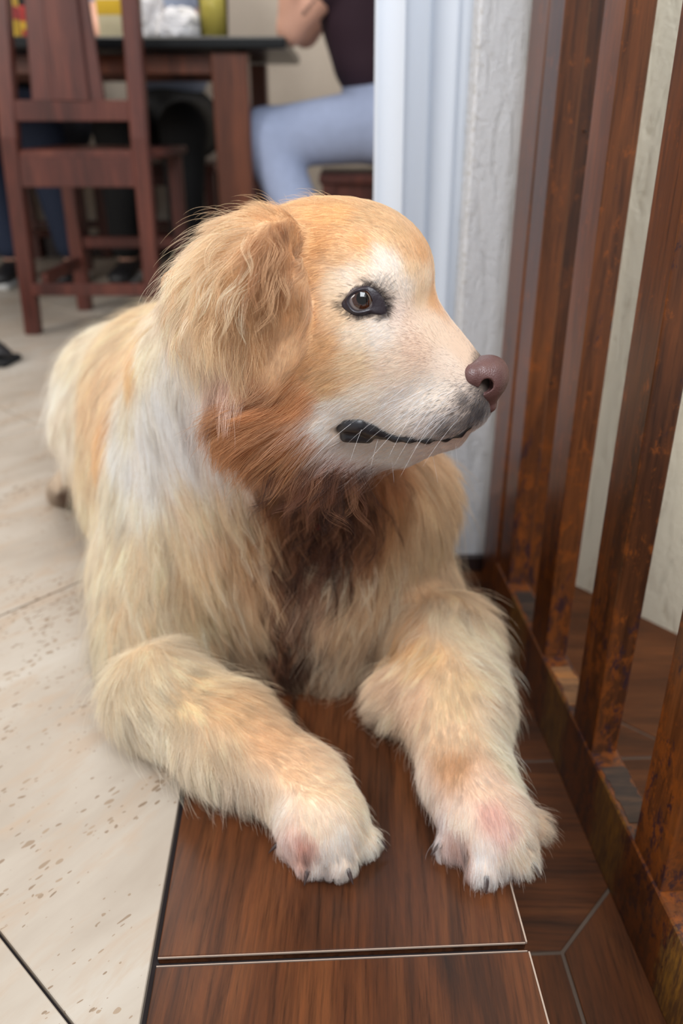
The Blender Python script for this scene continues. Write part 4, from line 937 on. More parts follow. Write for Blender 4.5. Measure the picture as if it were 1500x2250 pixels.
# stay above the floor and outside the skin
low = np.where(S[..., 0] < rx+.01, .0008, ZL+.001)
S[..., 2] = np.maximum(S[..., 2], low)
va = (.3+.7*np.clip((fv[:, :1]-.7)/1.5, 0, 1))
cvar = (1+.12*rng.normal(size=(N, 1))).clip(.6, 1.35) * (1+va*.13*(rng.normal(size=(len(cp), 1)).clip(-1.6, 1.6))[ci])
hue = rng.normal(size=(N, 1))*.03
C_ = np.clip(fc*cvar*np.concatenate([1+hue, np.ones((N, 1)), 1-hue], 1), .004, .93)
rad = .000055+.00004*np.clip(fv[:, 0]/3, 0, 1)
pd_ = np.zeros(N, F32)
for x, y, r, pr_ in ((1035, 905, .020, .55), (985, 925, .022, .35), (1015, 875, .014, .3), (930, 940, .018, .15), (1060, 890, .012, .6)):
    for q_ in (cast0(x, y), mirror(cast0(x, y))):
        pd_ = np.maximum(pd_, pr_*np.clip(1.4-np.linalg.norm(RP_-np.array(q_, F32), axis=1)/r, 0, 1))
dk_ = rng.random(N) < pd_
C_[dk_] = np.array(lin((50, 44, 46)), F32)
hair_object('coat', S, rad, C_, (HM,), DOG)
print('coat', time.time()-T0)

# ------------------------------------------------------------------ eyes, lids, nose, lips, whiskers, claws
m_sclera = m_plain('eye_white', srgb(112, 102, 102), .12, .6)
m_sclera.node_tree.nodes['Principled BSDF'].inputs['Coat Weight'].default_value = 1
k = NT('eye_iris'); v = k.coord((1, 1, 1), kind='Object')
k.l(k.ramp(k.noise(v, 900, 3), [(.35, srgb(26, 12, 8)), (.65, srgb(70, 34, 17))]), k.b.inputs['Base Color']); k.b.inputs['Roughness'].default_value = .08; k.b.inputs['Coat Weight'].default_value = 1; k.b.inputs['Coat Roughness'].default_value = .02
m_iris = k.m
m_pupil = m_plain('eye_pupil', srgb(8, 6, 6), .05, .6)
m_lid = m_plain('dark_eyelid_skin', srgb(44, 36, 42), .38, .5, bumpy=.4)
m_tear = m_plain('tear_corner', srgb(92, 60, 62), .2, .6)
def cap_mesh(name, c, axis, r, ang, mat, parent, bulge=0.0):
    prof = []
    for i in range(9):
        a = ang*(1-i/8)
        prof.append((r*math.sin(a), r*math.cos(a)+bulge*(1-(a/ang)**2)))
    bm = bmesh.new(); n = 28; rings = []
    for rr, z in prof[:-1]: rings.append([bm.verts.new((rr*math.cos(6.28319*i/n), rr*math.sin(6.28319*i/n), z)) for i in range(n)])
    top = bm.verts.new((0, 0, prof[-1][1]))
    for a, b in zip(rings, rings[1:]):
        for i in range(n): bm.faces.new((a[i], a[(i+1) % n], b[(i+1) % n], b[i]))
    for i in range(n): bm.faces.new((rings[-1][i], rings[-1][(i+1) % n], top))
    Mx = Matrix.Translation(c) @ Vector(axis).to_track_quat('Z', 'Y').to_matrix().to_4x4()
    bmesh.ops.transform(bm, matrix=Mx, verts=bm.verts[:])
    o = from_bm(name, bm, mat, None, True)
    o.parent = parent; o.location = (0, 0, 0); return o
def look_dir(c, px, py, r):
    "axis from the eye's centre through the pixel on its sphere"
    d = ray(px, py).normalized(); o = Vector((0, 0, CH)); oc = o-c; b = oc.dot(d); q = b*b-(oc.dot(oc)-r*r)
    t = -b-math.sqrt(max(q, 0)); return (o+d*t-c).normalized()
ax1 = look_dir(EC, 796, 655, ER)
flipv = lambda v: v - HN*(2*v.dot(HN))
def smooth_loop(pts, m=3):
    out = []; n = len(pts)
    for i in range(n):
        p0, p1_, p2_, p3 = pts[i-1], pts[i], pts[(i+1) % n], pts[(i+2) % n]
        for q_ in range(m):
            t = q_/m
            out.append(tuple(.5*(2*b+(-a+c)*t+(2*a-5*b+4*c-d)*t*t+(-a+3*b-3*c+d)*t**3) for a, b, c, d in zip(p0, p1_, p2_, p3)))
    return out
NR = 48
def polar(pts, cx, cy):
    L_ = smooth_loop(pts, 8); ang_ = [math.atan2(y-cy, x-cx) for x, y in L_]; out = []
    for i in range(NR):
        t = -math.pi+2*math.pi*i/NR
        j = min(range(len(L_)), key=lambda q_: abs((ang_[q_]-t+math.pi) % (2*math.pi)-math.pi)); out.append(math.hypot(L_[j][0]-cx, L_[j][1]-cy))
    out = [(out[i-1]+2*out[i]+out[(i+1) % NR])/4 for i in range(NR)]
    return [(cx+r*math.cos(-math.pi+2*math.pi*i/NR), cy+r*math.sin(-math.pi+2*math.pi*i/NR)) for i, r in enumerate(out)]
IN_L = polar(EYE_LOOP, 793, 663); OUT_L = polar(LID_OUT, 796, 665)
for side in (0, 1):
    c = EC if side == 0 else EC2; ax = ax1 if side == 0 else flipv(ax1); mm = (lambda p: p) if side == 0 else mirror
    bm = bmesh.new(); bmesh.ops.create_uvsphere(bm, u_segments=40, v_segments=24, radius=ER); bmesh.ops.translate(bm, verts=bm.verts[:], vec=c)
    eye = from_bm('eye', bm, m_sclera, DOG, True); eye['label'] = 'dark brown eye'
    cap_mesh('iris', c, ax, ER+.0002, .60, m_iris, eye, .0004)
    cap_mesh('pupil', c, ax, ER+.00065, .34, m_pupil, eye, .0001)
    # lids
    bm = bmesh.new(); rows = []; n = NR
    for f_, lift_, wgt in ((-.12, -.0002, 1), (0, .0004, 1), (.12, .0010, .95), (.4, .0012, .6), (.75, .0008, .2), (1.0, .0002, 0), (1.2, -.0012, 0)):
        row = []
        for i in range(n):
            x, y = IN_L[i][0]+(OUT_L[i][0]-IN_L[i][0])*f_, IN_L[i][1]+(OUT_L[i][1]-IN_L[i][1])*f_
            if f_ < 0: x, y = IN_L[i][0]+(793-IN_L[i][0])*.10, IN_L[i][1]+(663-IN_L[i][1])*.10
            d = ray(x, y).normalized(); o_ = Vector((0, 0, CH)); oc = o_-EC; bq = oc.dot(d); q = bq*bq-(oc.dot(oc)-(ER+.0009)**2)
            ps = cast0(x, y); p = ps
            if q > 0:
                te = -bq-math.sqrt(q)
                if te < (ps-o_).length: p = o_+d*te
            row.append(bm.verts.new(mm(p - d*lift_)))
        rows.append(row)
    for a, b in zip(rows, rows[1:]):
        for i in range(n): bm.faces.new((a[i], a[(i+1) % n], b[(i+1) % n], b[i]))
    o = from_bm('eyelid', bm, m_lid, DOG, True); md = o.modifiers.new('s', 'SUBSURF'); md.levels = 2; md.render_levels = 2
    p = mm(cast0(842, 693)); bm = bmesh.new(); bmesh.ops.create_uvsphere(bm, u_segments=16, v_segments=10, radius=.0020); bmesh.ops.translate(bm, verts=bm.verts[:], vec=p+(c-p)*.25)
    from_bm('tear_duct', bm, m_tear, DOG, True)

# nose
k = NT('nose_leather'); v = k.coord()
vo = k.n('ShaderNodeTexVoronoi'); vo.inputs['Scale'].default_value = 900; k.l(v, vo.inputs['Vector'])
k.l(k.mix(k.noise(v, 60, 3), srgb(84, 56, 54), srgb(120, 86, 82)), k.b.inputs['Base Color']); k.b.inputs['Roughness'].default_value = .36; k.b.inputs['Specular IOR Level'].default_value = .55
k.bump(vo.outputs['Distance'], .35, .0006); m_nose = k.m
npr = [('+', s_ell(hp(1057, 833, 0), (.0195, .0200, .0172), hax(14)), .01), ('+', s_ell(hp(1080, 822, 0), (.0115, .0150, .0125), hax(10)), .008),
       ('+', s_cap(hp(1034, 826, .0160), .0092, hp(1050, 822, .0110), .0100), .004), ('+', s_cap(hp(1042, 828, -.0125), .0095, hp(1050, 822, -.0100), .0100), .004),
       ('+', s_cap(hp(1066, 862, 0), .0120, hp(1072, 888, 0), .0070), .007)]
nf0 = field(npr)
def castf(f, px, py, t0=.3):
    d = np.array(ray(px, py).normalized(), F32); o = np.array((0, 0, CH), F32); t = t0
    for _ in range(80):
        v = float(f((o+d*t)[None])[0])
        if v < .0002: break
        t += max(v*.8, .0002)
        if t > 1.2: return None
    return Vector(o+d*t)
def dig(pts):
    P_ = []
    for x, y, r, depth in pts:
        p = castf(nf0, x, y)
        if p is None: continue
        P_.append((p + (NOSE_C-p).normalized()*depth, r))
    for (a, ra), (b, rb) in zip(P_, P_[1:]):
        npr.append(('-', s_cap(a, ra, b, rb), .0018)); npr.append(('-', s_cap(mirror(a), ra, mirror(b), rb), .0018))
dig([(1016, 824, .0012, .0), (1024, 848, .0020, .0), (1046, 862, .0024, .0), (1060, 858, .0034, .0010), (1070, 847, .0050, .0010)])
dig([(1070, 847, .0050, .0010), (1073, 841, .0046, .0060)])
npr.append(('-', s_cap(hp(1106, 840, 0), .0010, hp(1090, 888, 0), .0010), .002))
ln, hn = np.array(NOSE_C)-.034, np.array(NOSE_C)+.034
o = sdf_mesh('nose', field(npr), ln, hn, .0007, (m_nose,), DOG); o['label'] = 'mauve-brown leathery nose'
# lips
m_lip = m_plain('black_lip', srgb(30, 29, 33), .36, .6, bumpy=.2)
lpr = []
for s in (0, 1):
    mm = (lambda p: p) if s == 0 else mirror
    cc = hp(860, 900, 0)
    LP_ = [mm(m + (HC-m).normalized()*(.0026 if i_ < 5 else .0012)) for i_, m in enumerate(MP)]
    rad_ = [.0035, .0050, .0056, .0052, .0034, .0022, .0017, .0016, .0015, .0015, .0014]
    for (a, ra), (b, rb) in zip(zip(LP_, rad_), list(zip(LP_, rad_))[1:]): lpr.append(('+', s_cap(a, ra, b, rb), .007))
    a, b = mm(cast0(760, 958)), mm(cast0(808, 962)); lpr.append(('+', s_cap(a, .0050, b, .0044), .004))
lo_ = np.min([np.array(p) for p in MP+MP2], 0)-.014; hi_ = np.max([np.array(p) for p in MP+MP2], 0)+.014
o = sdf_mesh('lips', field(lpr), lo_, hi_, .0009, (m_lip,), DOG); o['label'] = 'glossy black lips'

def strands(name, specs, mat, parent):
    "specs: (root, dir, length, radius, bend vector, colour)"
    P_, R0, C_ = [], [], []
    for r, d, L_, rr, bend, c in specs:
        t = np.linspace(0, 1, 8)[:, None]
        P_.append(np.array(r)[None]+np.array(d)[None]*L_*t+np.array(bend)[None]*L_*t*t); R0.append(rr); C_.append(lin(c))
    return hair_object(name, np.array(P_), np.array(R0), np.array(C_), (mat,), parent, .2)
def imgdir(dx, dy, out=0.0): return (R_CAM*dx - U_CAM*dy + W_CAM*out).normalized()
rw = random.Random(5); lk0 = random.Random(8); ws = []
for i in range(24):
    x, y = rw.uniform(880, 1010), rw.uniform(850, 930)
    p = cast0(x, y); ws.append((p, imgdir(-.9+rw.uniform(-.2, .3), .5+rw.uniform(-.3, .5), .35), rw.uniform(.02, .055), .00010, imgdir(-.1, .4)*.3, (240, 238, 236)))
for x, y, dx, dy, L_ in ((800, 930, -.4, .9, .03), (835, 950, -.3, .9, .026), (860, 1005, .1, 1, .018), (950, 1000, .2, 1, .02), (780, 925, -.7, .5, .05), (1000, 975, .1, 1, .014)):
    ws.append((cast0(x, y), imgdir(dx, dy, .2), L_, .0001, imgdir(0, 1)*.2, (245, 242, 240)))
strands('whiskers', ws, HM, DOG)['label'] = 'fine white whiskers'
es = []
for i in range(260):
    j = lk0.randrange(NR); x, y = OUT_L[j]; x += lk0.gauss(0, 1.2); y += lk0.gauss(0, 1.2)
    ax_, ay_ = x-796, y-665; l_ = math.hypot(ax_, ay_); ax_ /= l_; ay_ /= l_
    if ax_ < -.75: continue
    Ls = .0022 if ay_ > .2 else (.0030 if ax_ < .3 else .0050)
    es.append((cast0(x, y), imgdir(ax_+.25, ay_-.15, .45), Ls*rw.uniform(.6, 1.3), .000085, imgdir(.1, .2)*.3, rw.choice([(24, 20, 24), (50, 40, 38), (96, 74, 58)])))
for i in range(90):
    x, y = rw.gauss(842, 12), rw.gauss(640, 15)
    es.append((cast0(x, y), imgdir((x-800)/50, (y-668)/40, .35), rw.uniform(.003, .006), .00007, imgdir(.2, 0)*.2, rw.choice([(40, 32, 34), (90, 74, 62)])))
for i in range(50):
    x, y = rw.gauss(852, 5), rw.gauss(672, 16)
    es.append((cast0(x, y), imgdir(1, (y-664)/40, .35), rw.uniform(.003, .0065), .00008, imgdir(.1, .2)*.3, (36, 30, 32)))
es += [(mirror(r), flipv(d), L_, rr, flipv(b), c) for r, d, L_, rr, b, c in es[:200]]
strands('eyelashes', es, HM, DOG)['label'] = 'black lashes'
# wet curling locks of the throat and chest
lk = random.Random(11); PL, RL, CL_ = [], [], []
bvh = BVHTree.FromPolygons([tuple(v_) for v_ in V.tolist()], quads.tolist())
def lock(x, y, dx, dy, L_, curl, col, n=16, w=.0045):
    r0, nn, _, _ = bvh.ray_cast(Vector((0, 0, CH)), ray(x, y).normalized())
    if r0 is None: return
    if nn.dot(ray(x, y)) > 0: nn = -nn
    d = (R_CAM*dx-U_CAM*dy); d = (d-nn*d.dot(nn)*.7).normalized(); sd_ = d.cross(nn).normalized()
    ph = lk.uniform(0, 6.28); t = np.linspace(0, 1, 14)[:, None]; A = lambda v_: np.array(v_)[None]
    cen = A(r0)+A(d)*L_*t+A(nn)*(.010*np.sin(t*2.6)+.006*t)+A(sd_)*curl*(np.sin(ph+t*5.5)-math.sin(ph))*L_*.30*t+A((0, 0, -1))*L_*.22*t*t
    for i in range(n):
        o1, o2 = lk.gauss(0, w), lk.gauss(0, w*.7); c2 = cen+(A(sd_)*o1+A(nn)*o2)*(1-t**.8*.94)
        c2 = cen[:1]*0+c2
        L2 = lk.uniform(.8, 1.05); c2 = c2[0]+(c2-c2[0])*L2
        v_ = lk.uniform(.75, 1.3); PL.append(c2); RL.append(.00009); CL_.append(lin(col)*v_)
cols = [(92, 50, 32), (60, 32, 22), (122, 72, 44), (150, 94, 58), (44, 24, 18)]
for i in range(150):
    x = lk.gauss(725, 62); y = lk.gauss(1090, 58)
    if y < 1015 or y > 1250 or x < 590 or x > 880: continue
    lock(x, y, lk.uniform(-.5, .35)+(x-730)/300, 1, lk.uniform(.022, .05), lk.uniform(.3, 1.3), cols[int(lk.random()**1.4*5) % 5])
for x, y, dx, L_, cu in ((700, 1080, -.3, .06, 1.2), (735, 1100, -.1, .065, 1.4), (760, 1130, -.4, .075, 1.1), (790, 1150, -.5, .07, .9), (770, 1190, -.3, .08, .8), (715, 1130, .2, .06, 1.6), (680, 1110, .4, .05, 1.3), (740, 1220, -.5, .07, 1.0), (820, 1110, -.3, .06, .7), (660, 1160, .1, .06, 1.0)):
    lock(x, y, dx, 1, L_, cu, (40, 22, 18), 22, .0035)
for i in range(60):
    y = lk.uniform(1220, 1480); x = 640-(y-1220)*.05+lk.gauss(0, 26)
    lock(x, y, lk.uniform(-.3, .3), 1, lk.uniform(.02, .045), lk.uniform(.2, 1), cols[int(lk.random()**1.2*5) % 5])
for i in range(110):
    x, y = lk.uniform(240, 600), lk.uniform(1050, 1420)
    if x+y < 1450: continue
    lock(x, y, lk.uniform(.0, .5), 1, lk.uniform(.03, .05), lk.uniform(.1, .6), lk.choice([(236, 206, 164), (228, 190, 142), (240, 220, 186), (220, 176, 126)]), 18, .006)
for i in range(90):
    x, y = lk.uniform(690, 930), lk.uniform(1200, 1460)
    lock(x, y, lk.uniform(-.4, .2), 1, lk.uniform(.03, .05), lk.uniform(.1, .6), lk.choice([(232, 196, 150), (222, 180, 130), (236, 210, 172)]), 18, .006)
for i in range(70):
    x, y = lk.uniform(400, 620), lk.uniform(500, 740)
    if (y > 620 and x > 545) or y > 660+.5*(540-x): continue
    lock(x, y, lk.uniform(-.8, .1), 1, lk.uniform(.02, .038), lk.uniform(.15, .7), lk.choice([(234, 198, 148), (226, 182, 128), (238, 210, 168), (200, 146, 94)] if x < 555 else [(196, 140, 90), (164, 108, 66), (210, 158, 106)]), 14, .004)  # darker locks towards the front fold, continuing its painted shadow
o = hair_object('curling_locks', np.array(PL), np.array(RL), np.clip(np.array(CL_), .003, .93), (HM,), DOG, .3); o['label'] = 'curling locks of ear and damp throat and chest'
# claws, mostly under the hair of the toes
m_claw = m_plain('claw_horn', srgb(62, 48, 46), .4)
for lst, P_ in ((toesL, LP), (toesR, RP)):
    for (x, y), r in lst:
        tip = atz(x, y, r*.8); f = (tip-P_); f.z = 0; f.normalize()
        a = tip+f*r*.55; bm = bmesh.new(); rings = []
        for q_ in range(6):
            t = q_/5; c = a+f*(.016*t)+Vector((0, 0, .003+.004*t-.0125*t*t)); rr = .0034*(1-t)**.7+.0004
            sx = Vector((f.y, -f.x, 0)); rings.append([bm.verts.new(c+sx*rr*math.cos(g_)+Vector((0, 0, 1))*rr*1.1*math.sin(g_)) for g_ in [i*math.pi/4 for i in range(8)]])
        for u1, u2 in zip(rings, rings[1:]):
            for i in range(8): bm.faces.new((u1[i], u1[(i+1) % 8], u2[(i+1) % 8], u2[i]))
        bm.faces.new(rings[0][::-1]); bm.faces.new(rings[-1])
        from_bm('claw', bm, m_claw, DOG, True)
# a glimpse of a red collar in the fur of the throat
p0 = cast0(697, 1156)
bm = bmesh.new(); bmesh.ops.create_uvsphere(bm, u_segments=16, v_segments=10, radius=.005); bmesh.ops.translate(bm, verts=bm.verts[:], vec=p0-ray(697, 1156).normalized()*.006)
o = from_bm('collar_bead', bm, m_plain('red_bead', srgb(190, 20, 50), .3), DOG, True); o['label'] = 'small red collar bead in the throat fur'
print('dog', time.time()-T0)

# ------------------------------------------------------------------ people at the table (blurred behind the dog)
m_skin = NT('human_skin'); m_skin.b.inputs['Base Color'].default_value = srgb(222, 170, 146); m_skin.b.inputs['Roughness'].default_value = .55; m_skin = m_skin.m
m_denim = m_plain('light_blue_denim', srgb(164, 177, 208), .85, bumpy=.3, var=.12)
m_denim2 = m_plain('dark_blue_denim', srgb(34, 44, 66), .85, bumpy=.3)
m_purple = m_plain('dark_plum_cloth', srgb(44, 22, 36), .85)
m_black = m_plain('black_cloth', srgb(14, 14, 16), .9)
m_grey = m_plain('blue_grey_cloth', srgb(130, 140, 160), .9)
m_hair = m_plain('dark_hair', srgb(40, 28, 22), .5)
m_shoe = m_plain('dark_shoe', srgb(34, 32, 34), .5); m_sole = m_plain('white_sole', srgb(200, 200, 198), .6)
def person(J, label, shirt, trousers, sleeve=.45, group=None, vox=.009):
    "J: joint positions. the body is one surface; clothes and hair are shells over it"
    root = empty('person', (J['hip'].x, J['hip'].y, 0)); tag(root, label, 'person')
    b, s_, t_ = [], [], []
    def c(lst, a, ra, b_, rb, k=.02): lst.append(('+', s_cap(a, ra, b_, rb), k))
    hip, chest, neck, head = J['hip'], J['chest'], J['neck'], J['head']
    ac = Vector(J['across']).normalized(); fw = Vector(J['front']).normalized(); up = Vector((0, 0, 1))
    c(b, hip, .11, chest, .12, .04)
    for sg in (1, -1):
        o = ac*sg
        c(b, chest+o*.05, .10, neck+o*.10-up*.06, .07, .04)
        c(b, hip+o*.05, .10, hip+o*.09, .10, .04)
        c(s_, chest+o*.05, .118, neck+o*.11-up*.06, .082, .04)
        c(s_, hip.lerp(chest, .62)+o*.05, .118, chest+o*.05, .118, .05)
        c(t_, hip+o*.05, .118, hip+o*.09, .118, .05)
    c(b, neck, .052, head, .05, .02)
    b.append(('+', s_ell(head+up*.05, (.095, .075, .12), (fw, ac, up)), .02))
    b.append(('+', s_cap(head+fw*.09+up*.03, .012, head+fw*.102+up*.018, .014), .01))      # nose
    for sg in (1, -1): b.append(('+', s_ell(head+ac*.078*sg+up*.03, (.02, .008, .032), (fw, ac, up)), .006))
    b.append(('-', s_cap(head+fw*.092-up*.02+ac*.02, .003, head+fw*.092-up*.02-ac*.02, .003), .006))
    c(s_, hip.lerp(chest, .62), .125, chest, .13, .05)
    c(t_, hip, .12, hip.lerp(chest, .34), .128, .05)
    for sg, sh, el, wr, kn, an in ((1, 'shL', 'elL', 'wrL', 'knL', 'anL'), (-1, 'shR', 'elR', 'wrR', 'knR', 'anR')):
        S_, E_, W_, K_, A_ = J[sh], J[el], J[wr], J[kn], J[an]
        c(b, S_, .055, E_, .041, .03); c(b, E_, .041, W_, .026, .02)
        hd = (W_-E_).normalized(); sd_ = hd.cross(ac); sd_ = (sd_ if sd_.length > .2 else hd.cross(fw)).normalized(); pm = W_+hd*.05
        c(b, W_, .024, pm, .026, .01)
        for q_, (L_, off) in enumerate(((.060, -.027), (.070, -.009), (.066, .009), (.052, .026))):
            r0 = pm+sd_*off+hd*.015; mid = r0+hd*L_*.55; tip = mid+(hd*.8+fw.cross(hd)*.35).normalized()*L_*.45
            c(b, r0, .0095, mid, .0085, .003); c(b, mid, .0085, tip, .0075, .003)
        th = W_+hd*.018-sd_*.022; c(b, th, .012, th+(hd*.6-sd_*.7).normalized()*.055, .0085, .004)
        H_ = hip+ac*.09*sg
        c(b, H_, .085, K_, .056, .03); c(b, K_, .056, A_, .038, .02)
        c(t_, H_, .112, K_, .084, .04); c(t_, K_, .084, A_+up*.04, .062, .03)
        c(s_, S_, .070, S_.lerp(E_, sleeve), .058, .02)
        foot = A_+fw*.13; foot.z = .035
        bm = bmesh.new(); n = 14; rings = []
        for q_ in range(9):
            t = q_/8; cpt = Vector((A_.x, A_.y, 0))-fw*.07+fw*.27*t; wd = .036+.012*math.sin(t*2.6) if t < .9 else .030; ht = .085*(1-t)+.045*t
            if t > .95: ht *= .7
            ring = []
            for g_ in range(n):
                an_ = 2*math.pi*g_/n; x = math.cos(an_)*wd; z = max(-1, math.sin(an_)*1.0)
                ring.append(bm.verts.new(cpt+ac*x+up*(.018+ht*.5*(1+z)*.95)))
            rings.append(ring)
        for r1, r2 in zip(rings, rings[1:]):
            for g_ in range(n): bm.faces.new((r1[g_], r1[(g_+1) % n], r2[(g_+1) % n], r2[g_]))
        bm.faces.new(rings[0][::-1]); bm.faces.new(rings[-1])
        shoe = from_bm('shoe', bm, m_shoe, root, True)
        a0 = Vector((A_.x, A_.y, .01))-fw*.075
        so = from_bm('sole', bm_beam(a0, a0+fw*.285, .092, .02, side=ac, bevel=.006), m_sole, None); so.parent = shoe
        so.location = (0, 0, 0)
    pts = np.array([list(J[k_]) for k_ in J if k_ not in ('across', 'front')])
    lo, hi = pts.min(0)-.32, pts.max(0)+.32
    sdf_mesh('body', field(b), lo, hi, vox*.8, (m_skin,), root)
    sh = [('+', fn, kk) for _, fn, kk in s_]
    sdf_mesh('shirt', field(sh), lo, hi, vox, (shirt,), root)
    sdf_mesh('trousers', field(t_), lo, hi, vox, (trousers,), root)
    hr = [('+', s_ell(head+up*.075-fw*.012, (.102, .086, .112), (fw, ac, up)), .01), ('-', s_ell(head+fw*.09-up*.01, (.075, .075, .10), (fw, ac, up)), .015), ('max', s_cap(head+up*.1, .105, head+up*.02-fw*.02, .105), .02)]
    sdf_mesh('hair', field(hr), lo, hi, vox, (m_hair,), root)
    return root
Vv = Vector
Yp = 2.93
JA = dict(hip=Vv((.155, Yp, .57)), chest=Vv((.075, Yp-.01, .88)), neck=Vv((.06, Yp-.01, 1.10)), head=Vv((.0, Yp-.01, 1.20)), across=(0, -1, 0), front=(-1, 0, 0),
          shL=Vv((.07, Yp-.16, 1.04)), elL=Vv((-.150, Yp-.10, .828)), wrL=Vv((-.145, Yp-.20, 1.07)), shR=Vv((.07, Yp+.16, 1.04)), elR=Vv((-.12, Yp+.18, .84)), wrR=Vv((-.22, Yp+.12, 1.04)),
          knL=Vv((-.235, Yp-.15, .53)), anL=Vv((-.06, Yp-.255, .12)), knR=Vv((-.245, Yp+.12, .53)), anR=Vv((-.16, Yp+.24, .10)))
pA = person(JA, 'person in dark plum shirt and light blue jeans seated with an elbow on the table', m_purple, m_denim, .50)
# small dark tattoo marks along the near upper arm
e_, s0_ = JA['elL'], JA['shL']
dv = (s0_-e_).normalized(); nrm = (Vector((0, 0, CH))-e_).normalized(); nrm = (nrm-dv*nrm.dot(dv)).normalized(); sdv = dv.cross(nrm)
bm = bmesh.new()
for i in range(5):
    c_ = e_+dv*(.065+.019*i)+nrm*.0475+sdv*(-.002)
    for j, (u_, w_) in enumerate(((0, .006), (.0055, .0042), (-.0055, .0048))):
        q0 = c_+dv*u_; hw = sdv*w_; hh = dv*.0014
        if (i+j) % 3 == 2: hw, hh = dv*w_*.7, sdv*.0014
        vs = [bm.verts.new(q0-hw-hh), bm.verts.new(q0+hw-hh), bm.verts.new(q0+hw+hh), bm.verts.new(q0-hw+hh)]
        vt = [bm.verts.new(v_.co-nrm*.006) for v_ in vs]
        bm.faces.new(vs); bm.faces.new(vt[::-1])
        for g_ in range(4): bm.faces.new((vs[g_], vt[g_], vt[(g_+1) % 4], vs[(g_+1) % 4]))
o = from_bm('tattoo', bm, m_plain('tattoo_ink', srgb(96, 78, 76), .7), pA); o['label'] = 'row of small dark tattooed signs on the arm'
stool(.13, Yp, .43, 'brown wooden stool under the person in light blue jeans')
Yq = 3.72
def facing_us(x, y, knee_dx, ank_dx, hz=.555):
    return dict(hip=Vv((x, y, hz)), chest=Vv((x, y-.03, .88)), neck=Vv((x, y-.05, 1.13)), head=Vv((x, y-.07, 1.24)), across=(1, 0, 0), front=(0, -1, 0),
          shL=Vv((x+.17, y-.05, 1.07)), elL=Vv((x+.22, y-.22, .865)), wrL=Vv((x+.10, y-.42, .84)), shR=Vv((x-.17, y-.05, 1.07)), elR=Vv((x-.22, y-.22, .865)), wrR=Vv((x-.10, y-.42, .84)),
          knL=Vv((x+.12+knee_dx, y-.42, .55)), anL=Vv((x+.12+ank_dx, y-.36, .10)), knR=Vv((x-.12+knee_dx, y-.42, .55)), anR=Vv((x-.12+ank_dx, y-.36, .10)))
def pq(px, py, Y): return aty(px, py, Y).x
JB = facing_us(pq(330, 250, 3.3), 3.70, .0, -.03); person(JB, 'person in a blue-grey shirt and black trousers sitting across the table', m_grey, m_black, .5, vox=.011)
JC = facing_us(pq(80, 300, 3.3)-.12, 3.70, .02, .06); person(JC, 'person in dark blue jeans sitting across the table behind the empty chair', m_black, m_denim2, .5, vox=.011)
stool(JB['hip'].x, 3.74, .415, 'stool under the person in black trousers across the table', .38)
stool(JC['hip'].x, 3.74, .415, 'stool under the person in dark blue jeans across the table', .38)
# things on the table
def on_table(px, Y): return aty(px, 60, Y).x
k = NT('pale_beer'); k.b.inputs['Base Color'].default_value = srgb(240, 218, 110); k.b.inputs['Roughness'].default_value = .1; k.b.inputs['Transmission Weight'].default_value = .15; k.b.inputs['IOR'].default_value = 1.33; m_beer = k.m
k = NT('clear_glass'); k.b.inputs['Base Color'].default_value = (.95, .97, .95, 1); k.b.inputs['Roughness'].default_value = .02; k.b.inputs['Transmission Weight'].default_value = 1; k.b.inputs['IOR'].default_value = 1.15; m_glass = k.m
Yg = 2.75; xg = on_table(470, Yg)
root = empty('drinking_glass', (xg, Yg, TZ)); tag(root, 'tall glass of pale yellow drink on the black table', 'glass')
lathe('glass_body', [(.036, 0), (.040, .003), (.047, .17), (.045, .17), (.0385, .006), (0, .006)], Vv((xg, Yg, TZ+.0005)), m_glass, root, 28)
lathe('drink', [(.0, .007), (.0375, .007), (.0440, .148), (0, .149)], Vv((xg, Yg, TZ+.0005)), m_beer, root, 28)
m_bag = m_plain('white_plastic', srgb(232, 230, 232), .4)
def crumple(name, c, r, sq, label, mat, cat, seed):
    bm = bmesh.new(); bmesh.ops.create_icosphere(bm, subdivisions=4, radius=1)
    for v_ in bm.verts:
        n_ = noise.noise(v_.co*1.7+Vv((seed, 0, 0)))*.28 + abs(noise.noise(v_.co*4.1+Vv((0, seed, 0))))*.22
        v_.co *= (1+n_); v_.co = Vv((v_.co.x*r*sq[0], v_.co.y*r*sq[1], max(v_.co.z, -.75)*r*sq[2]))
    z0 = min(v_.co.z for v_ in bm.verts); bmesh.ops.translate(bm, verts=bm.verts[:], vec=Vv(c)-Vv((0, 0, z0)))
    me_ = bpy.data.meshes.new(name); bm.to_mesh(me_); bm.free(); o = link(name, me_, None, (mat,)); return tag(o, label, cat)
crumple('napkin_heap', (on_table(392, 2.80), 2.80, TZ+.001), .062, (1.15, .7, .75), 'rumpled white napkins beside the glass on the black table', m_bag, 'napkins', 3)
crumple('plastic_bag', (on_table(326, 2.95), 2.95, TZ+.001), .070, (.85, .8, 1.35), 'rumpled white plastic bag on the table behind the chair back', m_bag, 'bag', 9)
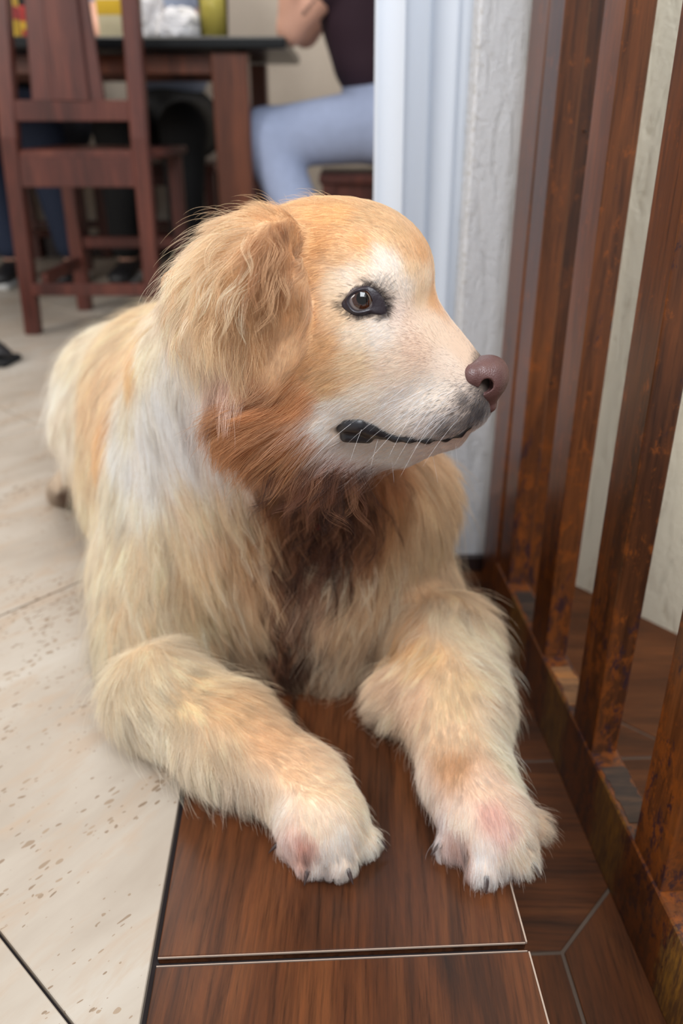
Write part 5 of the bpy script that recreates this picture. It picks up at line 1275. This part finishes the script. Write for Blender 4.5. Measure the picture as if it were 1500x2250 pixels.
m_yel = m_plain('yellow_print', srgb(222, 180, 40), .4); m_red = m_plain('red_print', srgb(176, 44, 40), .4); m_cream = m_plain('cream_box', srgb(226, 214, 176), .5)
def packet(px, Y, w_, h_, mat, band, label, cat='packet', name='packet'):
    x = on_table(px, Y); root = empty(name, (x, Y, TZ)); tag(root, label, cat)
    beam('carton', Vv((x, Y, TZ+.0008)), Vv((x, Y, TZ+h_)), w_, .05, mat, root, bevel=.004)
    beam('band', Vv((x, Y, TZ+h_*.35)), Vv((x, Y, TZ+h_*.6)), w_+.001, .051, band, root, bevel=.002)
packet(22, 2.80, .055, .15, m_yel, m_red, 'yellow packet with a red band at the left end of the table')
packet(60, 2.92, .045, .10, m_red, m_yel, 'small red packet with a yellow band left of the chair back')
packet(247, 2.76, .07, .17, m_cream, m_yel, 'cream carton seen between the chair back and post')
# toe of a dark shoe at the left edge
def lone_shoe():
    p = atz(-34, 800, 0); root = empty('shoe', (p.x, p.y, 0)); tag(root, 'dark shoe on the beige tiles at the left edge of the frame', 'shoe')
    bm = bmesh.new(); rings = []; n = 16
    for q_ in range(12):
        t = q_/11; cpt = p+Vv((.075-.27*t, .05*t, 0)); wd = .048*math.sin(min(1, .25+t*2.2)*math.pi/2)*(1-.25*t) if q_ else .012; ht = (.045+.06*t)*math.sin(min(1, .3+t*2.5)*math.pi/2)
        rings.append([bm.verts.new(cpt+Vv((0, math.cos(2*math.pi*g_/n)*wd, .016+ht*.5*(1+math.sin(2*math.pi*g_/n))))) for g_ in range(n)])
    for r1, r2 in zip(rings, rings[1:]):
        for g_ in range(n): bm.faces.new((r1[g_], r1[(g_+1) % n], r2[(g_+1) % n], r2[g_]))
    bm.faces.new(rings[0][::-1]); bm.faces.new(rings[-1]); from_bm('upper', bm, m_shoe, root, True)
    beam('sole', p+Vv((.08, 0, .009)), p+Vv((-.2, .05, .009)), .018, .092, m_black, root, side=Vv((0, 0, 1)), bevel=.006)
lone_shoe()
# ceiling lamp and ceiling stay out: the frame shows neither
print('people', time.time()-T0)
